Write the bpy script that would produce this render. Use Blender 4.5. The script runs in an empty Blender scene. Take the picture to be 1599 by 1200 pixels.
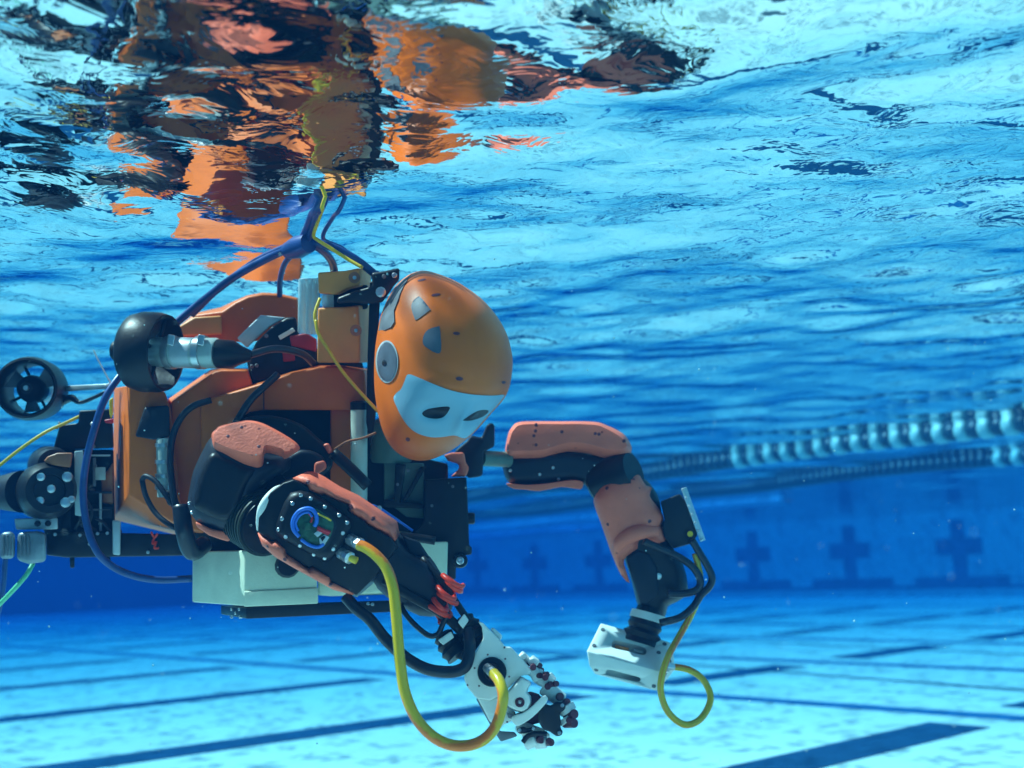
import bpy, bmesh, math, random
import numpy as np
from mathutils import Vector, Matrix, Quaternion
from mathutils.geometry import delaunay_2d_cdt

random.seed(7)
np.random.seed(7)
S = bpy.context.scene
COL = S.collection

# ---------------------------------------------------------------- camera
FPX = 1850.0                       # focal length in pixels of the 1600 px wide photograph
ROLL = math.atan(0.0385)
PITCH = math.atan(285.0 * math.cos(ROLL) / FPX)
_Z = Vector((-math.sin(ROLL) * math.cos(PITCH), math.cos(ROLL) * math.cos(PITCH), -math.sin(PITCH)))
_F = Vector((0, 0, -1))
_Y = (_F - _Z * _F.dot(_Z)).normalized()
_X = _Y.cross(_Z)
R3 = Matrix((_X, _Y, _Z))          # camera axes -> world axes (Z up, Y ahead, camera at the origin)
cam_data = bpy.data.cameras.new('camera')
cam = bpy.data.objects.new('camera', cam_data)
COL.objects.link(cam)
cam.matrix_world = R3.to_4x4()
cam_data.sensor_width = 36.0
cam_data.lens = 36.0 * FPX / 1600.0
cam_data.clip_start = 0.02
cam_data.clip_end = 500.0
cam_data.dof.use_dof = True
cam_data.dof.focus_distance = 2.05
cam_data.dof.aperture_fstop = 3.2
S.camera = cam

# ---------------------------------------------------------------- world, sun, exposure
SUN_DIR = Vector((-0.56, 0.03, 0.83)).normalized()
w = bpy.data.worlds.new('World')
S.world = w
w.use_nodes = True
wn = w.node_tree.nodes
wl = w.node_tree.links
sky = wn.new('ShaderNodeTexSky')
sky.sky_type = 'NISHITA'
sky.sun_disc = False
sky.sun_elevation = math.asin(SUN_DIR.z)
sky.sun_rotation = math.atan2(SUN_DIR.x, SUN_DIR.y)
wl.new(sky.outputs[0], wn['Background'].inputs[0])
wn['Background'].inputs[1].default_value = 0.05
sun_data = bpy.data.lights.new('sun', 'SUN')
sun_data.energy = 5.0
sun_data.angle = math.radians(0.5)
sun_data.color = (1.0, 0.93, 0.82)
sun = bpy.data.objects.new('sun', sun_data)
COL.objects.link(sun)
sun.rotation_euler = SUN_DIR.to_track_quat('Z', 'Y').to_euler()
S.view_settings.view_transform = 'Standard'
S.view_settings.look = 'None'
S.view_settings.gamma = 1.0
S.view_settings.use_curve_mapping = False
S.view_settings.exposure = 1.2
S.render.engine = 'CYCLES'
cy = S.cycles
cy.use_denoising = True
cy.max_bounces = 7
cy.diffuse_bounces = 3
cy.glossy_bounces = 4
cy.transmission_bounces = 3
cy.volume_bounces = 1
cy.transparent_max_bounces = 8
cy.caustics_reflective = True
cy.caustics_refractive = False
cy.sample_clamp_indirect = 4.0
cy.use_fast_gi = False

# ---------------------------------------------------------------- helpers
def P(x, y, d):
    """world point that lies at photograph pixel (x, y), d metres in front of the lens"""
    return R3 @ Vector(((x - 800) / FPX * d, -(y - 600) / FPX * d, -d))

def link(o, parent=None):
    COL.objects.link(o)
    if parent is not None:
        o.parent = parent
        o.matrix_parent_inverse = parent.matrix_world.inverted()
    return o

def tag(o, label=None, cat=None, group=None, kind=None):
    if label: o['label'] = label
    if cat: o['category'] = cat
    if group: o['group'] = group
    if kind: o['kind'] = kind
    return o

def mesh_obj(name, verts, faces, mat=None, parent=None, smooth=False):
    me = bpy.data.meshes.new(name)
    me.from_pydata([tuple(v) for v in verts], [], faces)
    me.update()
    if mat: me.materials.append(mat)
    if smooth:
        me.polygons.foreach_set('use_smooth', [True] * len(me.polygons))
    return link(bpy.data.objects.new(name, me), parent)

def bm_obj(name, bm, mat=None, parent=None, smooth=False):
    bmesh.ops.recalc_face_normals(bm, faces=bm.faces[:])
    me = bpy.data.meshes.new(name)
    bm.to_mesh(me); bm.free()
    if mat: me.materials.append(mat)
    if smooth:
        me.polygons.foreach_set('use_smooth', [True] * len(me.polygons))
    return link(bpy.data.objects.new(name, me), parent)

# ---------------------------------------------------------------- materials
def mat_new(name):
    m = bpy.data.materials.new(name)
    m.use_nodes = True
    return m, m.node_tree.nodes, m.node_tree.links, m.node_tree.nodes['Principled BSDF']

def mat_plain(name, col, rough=0.5, metal=0.0, var=0.12, scale=30.0, bump=0.0, bscale=120.0, spec=0.5, speck=None):
    """base colour with mottled wear, optional fine relief and dark pits"""
    m, n, l, b = mat_new(name)
    tc = n.new('ShaderNodeTexCoord')
    no = n.new('ShaderNodeTexNoise'); no.inputs['Scale'].default_value = scale; no.inputs['Detail'].default_value = 5
    l.new(tc.outputs['Object'], no.inputs['Vector'])
    cr = n.new('ShaderNodeValToRGB')
    c = np.array(col[:3])
    cr.color_ramp.elements[0].position = 0.3; cr.color_ramp.elements[1].position = 0.7
    cr.color_ramp.elements[0].color = (*(c * (1 - var)), 1)
    cr.color_ramp.elements[1].color = (*np.minimum(c * (1 + var), 1), 1)
    l.new(no.outputs['Fac'], cr.inputs[0])
    out = cr.outputs[0]
    if speck:
        vo = n.new('ShaderNodeTexVoronoi'); vo.inputs['Scale'].default_value = speck[0]
        l.new(tc.outputs['Object'], vo.inputs['Vector'])
        lt = n.new('ShaderNodeMath'); lt.operation = 'LESS_THAN'; lt.inputs[1].default_value = speck[1]
        l.new(vo.outputs['Distance'], lt.inputs[0])
        mx = n.new('ShaderNodeMixRGB'); mx.inputs[2].default_value = (*speck[2], 1)
        l.new(lt.outputs[0], mx.inputs[0]); l.new(out, mx.inputs[1])
        out = mx.outputs[0]
    l.new(out, b.inputs['Base Color'])
    b.inputs['Roughness'].default_value = rough
    b.inputs['Metallic'].default_value = metal
    b.inputs['Specular IOR Level'].default_value = spec
    if bump:
        n2 = n.new('ShaderNodeTexNoise'); n2.inputs['Scale'].default_value = bscale; n2.inputs['Detail'].default_value = 3
        l.new(tc.outputs['Object'], n2.inputs['Vector'])
        bp = n.new('ShaderNodeBump'); bp.inputs['Strength'].default_value = bump; bp.inputs['Distance'].default_value = 0.004
        l.new(n2.outputs['Fac'], bp.inputs['Height'])
        l.new(bp.outputs[0], b.inputs['Normal'])
    return m

M = {}
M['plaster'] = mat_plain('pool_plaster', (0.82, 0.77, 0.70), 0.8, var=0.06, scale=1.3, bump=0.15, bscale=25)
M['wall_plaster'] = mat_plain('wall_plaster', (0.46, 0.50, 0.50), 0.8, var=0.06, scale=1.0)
M['line_tile'] = mat_plain('line_tile', (0.012, 0.055, 0.12), 0.35, var=0.25, scale=14)
M['pale_line_tile'] = mat_plain('pale_line_tile', (0.02, 0.13, 0.30), 0.4, var=0.2, scale=14)
M['cross_tile'] = mat_plain('cross_tile', (0.10, 0.16, 0.22), 0.4, var=0.25, scale=9)
M['coping'] = mat_plain('coping', (0.45, 0.44, 0.42), 0.8)
M['float_white'] = mat_plain('float_white', (0.40, 0.60, 0.60), 0.4, var=0.05)
M['float_dark'] = mat_plain('float_dark', (0.010, 0.05, 0.09), 0.4, var=0.2)
M['float_blue'] = mat_plain('float_blue', (0.10, 0.36, 0.62), 0.4)
M['rope'] = mat_plain('rope', (0.55, 0.14, 0.10), 0.7)

# ---------------------------------------------------------------- pool: floor, lines, walls
H_SURF = 0.65
H_FLOOR = 0.80
AZU, AZV = math.radians(48.5), math.radians(138.5)
VU = Vector((math.sin(AZU), math.cos(AZU), 0))     # along the lane lines, towards the wall with the crosses
VV = Vector((-math.sin(AZV), -math.cos(AZV), 0))   # along that wall, towards the left and away
def F(u, v, z=-H_FLOOR):
    return VU * u + VV * v + Vector((0, 0, z))
WALL_U = 19.2
U0, V0, V1 = -1.5, -16.0, 34.0

def box_uv(u0, u1, v0, v1, z0, z1):
    return [F(u, v, z) for z in (z0, z1) for u, v in ((u0, v0), (u1, v0), (u1, v1), (u0, v1))], \
        [(3, 2, 1, 0), (4, 5, 6, 7), (0, 1, 5, 4), (1, 2, 6, 5), (2, 3, 7, 6), (3, 0, 4, 7)]

floor = mesh_obj('pool_floor', *box_uv(U0, WALL_U, V0, V1, -H_FLOOR - 0.3, -H_FLOOR), M['plaster'])
tag(floor, 'pale plaster pool floor with dark lane lines under rippling light', kind='structure')

LANES = [0.7, 2.9, 5.38, 7.6, 9.85, 12.0, 14.2, 16.35, 18.5, 20.65, 22.8]          # offsets (v) of the lane lines
CROSS_U = [5.57, 7.72, 9.8, 11.75, 13.9, 16.05]                          # offsets (u) of the cross lines

def sheet(name, u0, u1, v0, v1, mat, parent):
    z = -H_FLOOR + 0.004
    o = mesh_obj(name, *box_uv(u0, u1, v0, v1, -H_FLOOR + 0.001, z), mat, parent)
    return o
for cu in CROSS_U:
    sheet('cross_line', cu - 0.085, cu + 0.085, V0 + 0.5, V1 - 0.5, M['pale_line_tile'], floor)
for lv in LANES:
    for a, b in zip([-1.2] + CROSS_U[:-1], CROSS_U):
        lo = a + (0.36 if a > -1 else 0); hi = b - 0.34
        sheet('lane_line', lo, hi, lv - 0.15, lv + 0.15, M['line_tile'], floor)

TOP = H_SURF + 0.25
def wall(name, a, label):
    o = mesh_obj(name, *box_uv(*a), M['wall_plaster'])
    tag(o, label, 'wall', kind='structure')
    return o
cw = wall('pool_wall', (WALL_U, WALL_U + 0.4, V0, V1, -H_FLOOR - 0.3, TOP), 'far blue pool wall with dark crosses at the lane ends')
wall('pool_wall', (U0 - 0.4, U0, V0, V1, -H_FLOOR - 0.3, TOP), 'unseen pool wall set close behind the viewer to cut fill light')  # out of view; placed this near to hold back bounce light
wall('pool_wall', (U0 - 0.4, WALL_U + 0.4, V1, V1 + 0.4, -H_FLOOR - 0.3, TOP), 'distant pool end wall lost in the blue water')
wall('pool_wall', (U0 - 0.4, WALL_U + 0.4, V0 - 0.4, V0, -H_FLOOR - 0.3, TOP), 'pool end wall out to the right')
for lv in LANES:
    # plus shaped target with a wide bar below it
    lv = lv + 0.5
    bm = bmesh.new()
    zc = 0.06
    for (va, vb, za, zb) in ((-0.13, 0.13, zc + 0.13, zc + 0.45), (-0.43, 0.43, zc - 0.15, zc + 0.13), (-0.13, 0.13, zc - 0.52, zc - 0.15)):
        vs, fs = box_uv(WALL_U - 0.006, WALL_U + 0.01, lv + va, lv + vb, za, zb)
        bv = [bm.verts.new(v) for v in vs]
        for f in fs: bm.faces.new([bv[i] for i in f])
    bm_obj('cross_mark', bm, M['cross_tile'], cw)
    mesh_obj('base_bar', *box_uv(WALL_U - 0.007, WALL_U + 0.01, lv - 0.85, lv + 0.85, zc - 0.66, zc - 0.52), M['cross_tile'], cw)
mesh_obj('ledge_line', *box_uv(WALL_U - 0.005, WALL_U + 0.01, V0 + 0.1, V1 - 0.1, zc - 0.72, zc - 0.66), M['cross_tile'], cw)

# ---------------------------------------------------------------- water surface
def water_surface():
    nx, ny = 620, 620
    def axis(lo, hi, c, n, b):
        # sinh spacing, densest at c
        t0 = math.asinh((lo - c) / b); t1 = math.asinh((hi - c) / b)
        return c + b * np.sinh(np.linspace(t0, t1, n))
    xs = axis(-34, 26, 0.0, nx, 1.6)
    ys = axis(-30, 34, 2.2, ny, 1.6)
    X, Y = np.meshgrid(xs, ys)
    DX, DY = np.meshgrid(np.gradient(xs), np.gradient(ys))
    sp = np.maximum(DX, DY)
    rng = np.random.RandomState(11)
    Zs = np.zeros_like(X)
    N = 110
    main = math.radians(75)
    wl_ = np.exp(rng.uniform(math.log(0.05), math.log(1.1), N))
    # gentle domain warp keeps the crests from looking regular
    Xw = X + 0.06 * np.sin(1.7 * Y + 0.6) + 0.04 * np.sin(3.1 * X - 2.3 * Y)
    Yw = Y + 0.06 * np.sin(1.3 * X + 1.1) + 0.04 * np.sin(2.7 * Y + 3.3 * X)
    PATCH = np.zeros_like(X)
    for k in range(7):
        a = rng.uniform(0, 6.283); f = rng.uniform(0.7, 2.4)
        PATCH += np.sin(f * (np.cos(a) * X + 1.8 * np.sin(a) * Y) + rng.uniform(0, 6.283))
    PATCH = np.clip(0.5 + PATCH / 6.0, 0, 1.3)
    for i in range(N):
        L = wl_[i]
        a = main + rng.normal(0, 0.85)
        k = 2 * math.pi / L
        slope = WAVE * (L / 0.5) ** 0.15 / math.sqrt(N)
        amp = slope / k
        fade = np.clip((L / sp - 3.0) / 3.0, 0, 1)
        env = 0.68 if L > 0.45 else 0.55 + 0.75 * PATCH ** 1.3
        Zs += env * fade * amp * np.sin(k * (math.cos(a) * Xw + math.sin(a) * Yw) + rng.uniform(0, 6.283))
    Zs += H_SURF
    # keep inside the pool basin
    U = X * VU.x + Y * VU.y; V = X * VV.x + Y * VV.y
    verts = np.stack([X, Y, Zs], -1).reshape(-1, 3)
    idx = np.arange(nx * ny).reshape(ny, nx)
    q = np.stack([idx[:-1, :-1], idx[:-1, 1:], idx[1:, 1:], idx[1:, :-1]], -1).reshape(-1, 4)
    inside = ((U > U0 - 0.3) & (U < WALL_U + 0.3) & (V > V0 - 0.3) & (V < V1 + 0.3)).reshape(-1)
    q = q[inside[q].any(1)]
    me = bpy.data.meshes.new('water_surface')
    me.vertices.add(len(verts)); me.vertices.foreach_set('co', verts.astype(np.float32).ravel())
    me.loops.add(q.size); me.loops.foreach_set('vertex_index', q.astype(np.int32).ravel())
    me.polygons.add(len(q))
    me.polygons.foreach_set('loop_start', np.arange(0, q.size, 4, dtype=np.int32))
    me.polygons.foreach_set('loop_total', np.full(len(q), 4, dtype=np.int32))
    me.polygons.foreach_set('use_smooth', np.ones(len(q), dtype=bool))
    me.update(calc_edges=True); me.validate()
    o = bpy.data.objects.new('water_surface', me)
    link(o)
    tag(o, 'rippled underside of the pool water surface', kind='structure')
    return o
WAVE = 0.145

def water_material():
    m = bpy.data.materials.new('water')
    m.use_nodes = True
    n, l = m.node_tree.nodes, m.node_tree.links
    n.remove(n['Principled BSDF'])
    out = n['Material Output']
    tc = n.new('ShaderNodeTexCoord')
    no = n.new('ShaderNodeTexNoise'); no.inputs['Scale'].default_value = 12.0; no.inputs['Detail'].default_value = 3
    no.inputs['Distortion'].default_value = 0.6
    l.new(tc.outputs['Object'], no.inputs['Vector'])
    bp = n.new('ShaderNodeBump'); bp.inputs['Strength'].default_value = 0.27; bp.inputs['Distance'].default_value = 0.01
    l.new(no.outputs['Fac'], bp.inputs['Height'])
    fr = n.new('ShaderNodeFresnel'); fr.inputs['IOR'].default_value = 1.333
    l.new(bp.outputs[0], fr.inputs['Normal'])
    gl = n.new('ShaderNodeBsdfGlossy'); gl.inputs['Roughness'].default_value = 0.0
    l.new(bp.outputs[0], gl.inputs['Normal'])
    tr = n.new('ShaderNodeBsdfTransparent')
    # caustic net painted into the transparency, standing in for sunlight focused by ripples
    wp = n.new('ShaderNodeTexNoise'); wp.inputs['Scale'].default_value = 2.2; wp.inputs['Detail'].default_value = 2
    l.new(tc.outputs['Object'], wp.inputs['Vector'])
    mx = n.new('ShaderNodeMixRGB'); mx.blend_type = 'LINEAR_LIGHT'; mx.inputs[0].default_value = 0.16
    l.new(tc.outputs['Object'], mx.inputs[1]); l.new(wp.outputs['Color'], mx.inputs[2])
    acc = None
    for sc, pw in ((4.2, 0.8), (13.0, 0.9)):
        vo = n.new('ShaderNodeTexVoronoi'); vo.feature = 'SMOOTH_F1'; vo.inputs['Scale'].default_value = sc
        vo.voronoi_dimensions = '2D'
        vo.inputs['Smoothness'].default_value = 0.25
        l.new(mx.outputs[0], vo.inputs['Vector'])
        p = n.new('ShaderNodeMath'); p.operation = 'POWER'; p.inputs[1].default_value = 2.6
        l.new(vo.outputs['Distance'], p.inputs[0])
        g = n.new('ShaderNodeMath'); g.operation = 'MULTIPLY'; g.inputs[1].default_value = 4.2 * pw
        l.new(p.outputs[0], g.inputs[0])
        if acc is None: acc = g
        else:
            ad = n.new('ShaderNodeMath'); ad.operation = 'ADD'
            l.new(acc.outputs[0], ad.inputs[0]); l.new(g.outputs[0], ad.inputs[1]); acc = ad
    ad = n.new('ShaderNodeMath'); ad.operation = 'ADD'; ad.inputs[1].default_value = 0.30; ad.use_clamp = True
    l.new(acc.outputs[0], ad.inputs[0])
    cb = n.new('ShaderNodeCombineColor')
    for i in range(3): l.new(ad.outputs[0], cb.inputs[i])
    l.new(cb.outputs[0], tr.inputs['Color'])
    ms = n.new('ShaderNodeMixShader')
    l.new(fr.outputs[0], ms.inputs[0]); l.new(tr.outputs[0], ms.inputs[1]); l.new(gl.outputs[0], ms.inputs[2])
    l.new(ms.outputs[0], out.inputs['Surface'])
    return m
ws = water_surface()
ws.data.materials.append(water_material())

# ---------------------------------------------------------------- the tinted water itself
def haze_box():
    vs, fs = box_uv(U0 - 2, WALL_U + 2, V0 - 2, V1 + 2, -H_FLOOR - 1.4, H_SURF + 0.30)
    o = mesh_obj('haze', vs, fs)
    m = bpy.data.materials.new('haze')
    m.use_nodes = True
    n, l = m.node_tree.nodes, m.node_tree.links
    n.remove(n['Principled BSDF'])
    v = n.new('ShaderNodeVolumePrincipled')
    v.inputs['Color'].default_value = (0.002, 0.0165, 0.051, 1)
    v.inputs['Absorption Color'].default_value = (0.0, 0.405, 0.705, 1)
    v.inputs['Density'].default_value = 0.30
    v.inputs['Anisotropy'].default_value = 0.0
    l.new(v.outputs[0], n['Material Output'].inputs['Volume'])
    o.data.materials.append(m)
    tag(o, 'clear blue pool water filling the whole basin', kind='stuff')
haze_box()

# ---------------------------------------------------------------- shape helpers for the robot
def Z(ox, oy, s):
    return lambda *p: [(ox + x / s, oy + y / s) for x, y in p]
Z1 = Z(0, 380, 4); Z2 = Z(0, 620, 4); Z3 = Z(250, 400, 4); Z4 = Z(540, 400, 3.53)
Z5 = Z(270, 630, 4); Z6 = Z(600, 640, 4); Z7 = Z(600, 880, 3.87); Z8 = Z(760, 640, 2.4)

def proj(p):
    c = R3.transposed() @ Vector(p)
    return 800 + FPX * c.x / -c.z, 600 - FPX * c.y / -c.z

def catmull(pts, n=6, closed=False):
    pts = [Vector(p) for p in pts]
    N = len(pts); out = []
    rng_ = range(N) if closed else range(N - 1)
    for i in rng_:
        if closed:
            a, b, c, d = pts[(i - 1) % N], pts[i], pts[(i + 1) % N], pts[(i + 2) % N]
        else:
            b, c = pts[i], pts[i + 1]
            a = pts[i - 1] if i > 0 else b * 2 - c
            d = pts[i + 2] if i + 2 < N else c * 2 - b
        for k in range(n):
            t = k / n
            out.append(0.5 * ((2 * b) + (c - a) * t + (2 * a - 5 * b + 4 * c - d) * t * t + (3 * b - a - 3 * c + d) * t ** 3))
    if not closed: out.append(pts[-1])
    return out

def add_bevel(o, w, seg=3, ang=35):
    if w > 0:
        m = o.modifiers.new('bevel', 'BEVEL')
        m.width = w; m.segments = seg; m.limit_method = 'ANGLE'; m.angle_limit = math.radians(ang)
        m.harden_normals = False
        o.data.polygons.foreach_set('use_smooth', [True] * len(o.data.polygons))
    return o

def prism(name, front, back, df, db, mat, parent, bev=0.004, gx=0.0, gy=0.0, seg=3):
    """solid between a front outline and a back outline of the same point count (photograph pixels, depths)"""
    n = len(front)
    cx = sum(p[0] for p in front) / n; cy_ = sum(p[1] for p in front) / n
    dep = lambda p, d: d + gx * (p[0] - cx) / 1000 + gy * (p[1] - cy_) / 1000
    vs = [P(p[0], p[1], dep(p, df)) for p in front] + [P(p[0], p[1], dep(p, db)) for p in back]
    bm = bmesh.new()
    bv = [bm.verts.new(v) for v in vs]
    bm.faces.new(bv[:n]); bm.faces.new(bv[n:][::-1])
    for i in range(n):
        j = (i + 1) % n
        bm.faces.new((bv[i], bv[n + i], bv[n + j], bv[j]))
    if gx or gy: bmesh.ops.triangulate(bm, faces=[f for f in bm.faces if len(f.verts) > 4])
    o = bm_obj(name, bm, mat, parent)
    return add_bevel(o, bev, seg)

def slab(name, pts, d, th, mat, parent, bev=0.006, gx=0.0, gy=0.0, smooth=0, shift=(0, 0), grow=0.0, seg=3):
    if smooth: pts = [tuple(p) for p in catmull([(x, y, 0) for x, y in pts], smooth, True)]
    pts = [(p[0], p[1]) for p in pts]
    n = len(pts); cx = sum(p[0] for p in pts) / n; cy_ = sum(p[1] for p in pts) / n
    back = [(p[0] + shift[0] + grow * (p[0] - cx), p[1] + shift[1] + grow * (p[1] - cy_)) for p in pts]
    return prism(name, pts, back, d, d + th, mat, parent, bev, gx, gy, seg)

def pillow(name, pts, d, th, mat, parent, rim=0.02, gx=0.0, gy=0.0, smooth=4, back=0.02, power=2.2):
    """moulded cover: outline kept, front face domed towards the viewer"""
    if smooth: pts = [(p[0], p[1]) for p in catmull([(x, y, 0) for x, y in pts], smooth, True)]
    n = len(pts)
    xs = [p[0] for p in pts]; ys = [p[1] for p in pts]
    cx = sum(xs) / n; cy_ = sum(ys) / n
    step = max(3.0, min(max(xs) - min(xs), max(ys) - min(ys)) / 16)
    # sample inside with distance to the outline
    import mathutils.geometry as mg
    V2 = [Vector(p) for p in pts]
    seg_ = np.array(pts); seg2 = np.roll(seg_, -1, 0)
    def dist(q):
        a = seg_; b = seg2; ab = b - a; t = np.clip(((q - a) * ab).sum(1) / np.maximum((ab * ab).sum(1), 1e-9), 0, 1)
        return np.sqrt((((a + ab * t[:, None]) - q) ** 2).sum(1)).min()
    def inside(q):
        x, y = q; a = seg_; b = seg2
        c = ((a[:, 1] > y) != (b[:, 1] > y))
        with np.errstate(divide='ignore', invalid='ignore'):
            xi = (b[:, 0] - a[:, 0]) * (y - a[:, 1]) / (b[:, 1] - a[:, 1]) + a[:, 0]
        return (c & (x < xi)).sum() % 2 == 1
    ext = list(V2); dd = [0.0] * n
    x = min(xs) + step / 2
    rp = rim / d * FPX
    while x < max(xs):
        y = min(ys) + step / 2
        while y < max(ys):
            q = np.array((x, y))
            if inside(q):
                ds = dist(q)
                if ds > step * 0.45:
                    ext.append(Vector((x, y))); dd.append(ds)
            y += step
        x += step
    ov, oe, of, *_r = delaunay_2d_cdt(ext, [(i, (i + 1) % n) for i in range(n)], [], 1, 1e-4)
    vs = []
    for v in ov:
        ds = dist(np.array((v.x, v.y)))
        u = min(1.0, ds / rp)
        h = th * (1 - (1 - u) ** power) ** (1 / power)
        base = d + gx * (v.x - cx) / 1000 + gy * (v.y - cy_) / 1000
        vs.append(P(v.x, v.y, base - h))
    fs = [tuple(f) for f in of]
    # outline loop: back rim
    bm = bmesh.new()
    bv = [bm.verts.new(v) for v in vs]
    for f in fs:
        try: bm.faces.new([bv[i] for i in f])
        except ValueError: pass
    edges = [e for e in bm.edges if len(e.link_faces) == 1]
    r = bmesh.ops.extrude_edge_only(bm, edges=edges)
    nv = [g for g in r['geom'] if isinstance(g, bmesh.types.BMVert)]
    off = R3 @ Vector((0, 0, -back))
    for v in nv: v.co += off
    bmesh.ops.holes_fill(bm, edges=[e for e in bm.edges if len(e.link_faces) == 1], sides=0)
    return bm_obj(name, bm, mat, parent, smooth=True)

def tube(name, pts, r, mat, parent, n=6, seg=12, uvtwist=0.0, smooth=True):
    """hose through (x, y, depth) points; r in metres or a list"""
    w_ = [P(*p) if not isinstance(p, Vector) else p for p in pts]
    path = catmull(w_, n) if smooth else w_
    N = len(path)
    rad = [r] * N if not hasattr(r, '__len__') else list(np.interp(np.linspace(0, len(r) - 1, N), range(len(r)), r))
    verts, faces, uvs = [], [], []
    t = (path[1] - path[0]).normalized()
    up = t.orthogonal().normalized()
    L = 0
    for i, p in enumerate(path):
        tn = (path[min(i + 1, N - 1)] - path[max(i - 1, 0)]).normalized()
        q = t.rotation_difference(tn); up = q @ up; up = (up - tn * up.dot(tn)).normalized(); t = tn
        si = tn.cross(up)
        if i: L += (p - path[i - 1]).length
        for k in range(seg):
            a = 2 * math.pi * k / seg
            verts.append(p + (up * math.cos(a) + si * math.sin(a)) * rad[i]); uvs.append((k / seg, L))
    for i in range(N - 1):
        for k in range(seg):
            a, b = i * seg + k, i * seg + (k + 1) % seg
            faces.append((a, b, b + seg, a + seg))
    faces.append(tuple(range(seg))[::-1]); faces.append(tuple(range((N - 1) * seg, N * seg)))
    o = mesh_obj(name, verts, faces, mat, parent, True)
    uv = o.data.uv_layers.new(name='UVMap')
    for poly in o.data.polygons:
        for li, vi in zip(poly.loop_indices, poly.vertices):
            u = uvs[vi][0]
            uv.data[li].uv = (u, uvs[vi][1])
    return o

def lathe(name, a, b, prof, mat, parent, seg=32, smooth=True, ring=False):
    """turned body on the axis a-b; profile = (position 0..1, radius in metres)"""
    a = P(*a) if not isinstance(a, Vector) else a
    b = P(*b) if not isinstance(b, Vector) else b
    ax = b - a; t = ax.normalized(); u = t.orthogonal().normalized(); v = t.cross(u)
    bm = bmesh.new(); rings = []
    for s, r in prof:
        c = a + ax * s
        if r < 1e-6:
            rings.append([bm.verts.new(c)])
        else:
            rings.append([bm.verts.new(c + (u * math.cos(2 * math.pi * k / seg) + v * math.sin(2 * math.pi * k / seg)) * r) for k in range(seg)])
    for A, B in zip(rings if ring else rings[:-1], rings[1:] + (rings[:1] if ring else [])):
        if len(A) == 1 and len(B) == 1: continue
        for k in range(seg):
            j = (k + 1) % seg
            if len(A) == 1: bm.faces.new((A[0], B[k], B[j]))
            elif len(B) == 1: bm.faces.new((A[k], B[0], A[j]))
            else: bm.faces.new((A[k], B[k], B[j], A[j]))
    if not ring:
        if len(rings[0]) > 1: bm.faces.new(rings[0][::-1])
        if len(rings[-1]) > 1: bm.faces.new(rings[-1])
    o = bm_obj(name, bm, mat, parent, smooth)
    if smooth:
        m = o.modifiers.new('edges', 'EDGE_SPLIT'); m.split_angle = math.radians(38)
    return o

def hull(name, pts, mat, parent, bev=0.003, seg=2):
    bm = bmesh.new()
    for p in pts: bm.verts.new(P(*p) if not isinstance(p, Vector) else p)
    bmesh.ops.convex_hull(bm, input=bm.verts[:])
    bmesh.ops.dissolve_limit(bm, angle_limit=0.02, verts=bm.verts[:], edges=bm.edges[:])
    o = bm_obj(name, bm, mat, parent)
    return add_bevel(o, bev, seg, 25)

from mathutils.bvhtree import BVHTree
_bvh = {}
def screw(parent, x, y, d, r, mat, depth=0.004, name='screw', surf=None):
    """small round head seated on the parent's surface where pixel (x, y) meets it"""
    c = P(x, y, d); t = (-c).normalized()
    on = surf or parent
    if on is not None and on.type == 'MESH':
        if on.name not in _bvh:
            me = on.data
            _bvh[on.name] = BVHTree.FromPolygons([v.co.copy() for v in me.vertices], [tuple(p.vertices) for p in me.polygons])
        hit = _bvh[on.name].ray_cast(Vector((0, 0, 0)), c.normalized())
        if hit[0] is not None and (hit[0] - c).length < 0.09:
            n_ = hit[1] if hit[1].dot(t) > 0 else -hit[1]
            c = hit[0]; t = n_ if name == 'dimple' else (n_ * 0.8 + t * 0.2).normalized()
            pr = 0.0002 if name == 'dimple' else 0.0005 if name == 'screw_hole' else 0.0022  # dimples and screw holes are dark discs, recess shade put in their colour
            return lathe(name, c - t * 0.004, c + t * pr, [(0, r), (0.85, r), (1, r * 0.75), (1, r * 0.3), (0.95, 0)], mat, parent, seg=10)
    return lathe(name, c - t * depth, c + t * depth, [(0, r), (0.8, r), (1, r * 0.75), (1, r * 0.3), (0.8, 0)], mat, parent, seg=10)

# ---------------------------------------------------------------- robot materials
M['orange'] = mat_plain('orange_foam', (0.72, 0.128, 0.002), 0.5, var=0.10, scale=14, bump=0.12, bscale=160, spec=0.4)
M['shell'] = mat_plain('orange_shell', (0.74, 0.132, 0.003), 0.42, var=0.10, scale=11, bump=0.06, bscale=260, spec=0.35)
M['tan'] = mat_plain('tan_foam', (0.82, 0.27, 0.045), 0.5, var=0.10, scale=18, bump=0.1, bscale=200)
M['salmon'] = mat_plain('salmon_foam', (0.92, 0.165, 0.085), 0.55, var=0.10, scale=22, bump=0.25, bscale=240, speck=(38, 0.10, (0.40, 0.05, 0.02)))
M['black'] = mat_plain('black_plastic', (0.008, 0.009, 0.011), 0.42, var=0.3, scale=20, bump=0.08, bscale=150, spec=0.3)
M['navy'] = mat_plain('dark_rubber', (0.011, 0.016, 0.026), 0.5, var=0.25, scale=18, bump=0.1, bscale=120, spec=0.3)
M['hose_black'] = mat_plain('black_hose', (0.010, 0.013, 0.020), 0.35, var=0.2)
M['hose_blue'] = mat_plain('blue_hose', (0.015, 0.06, 0.22), 0.35, var=0.2)
M['white'] = mat_plain('white_nylon', (0.78, 0.80, 0.76), 0.5, var=0.05, scale=25, bump=0.08, bscale=150)
M['pale'] = mat_plain('pale_foam', (0.72, 0.74, 0.56), 0.6, var=0.10, scale=16, bump=0.18, bscale=180, speck=(60, 0.06, (0.45, 0.48, 0.36)))
M['pvc'] = mat_plain('pvc_tube', (0.62, 0.66, 0.56), 0.35, var=0.08)
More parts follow.
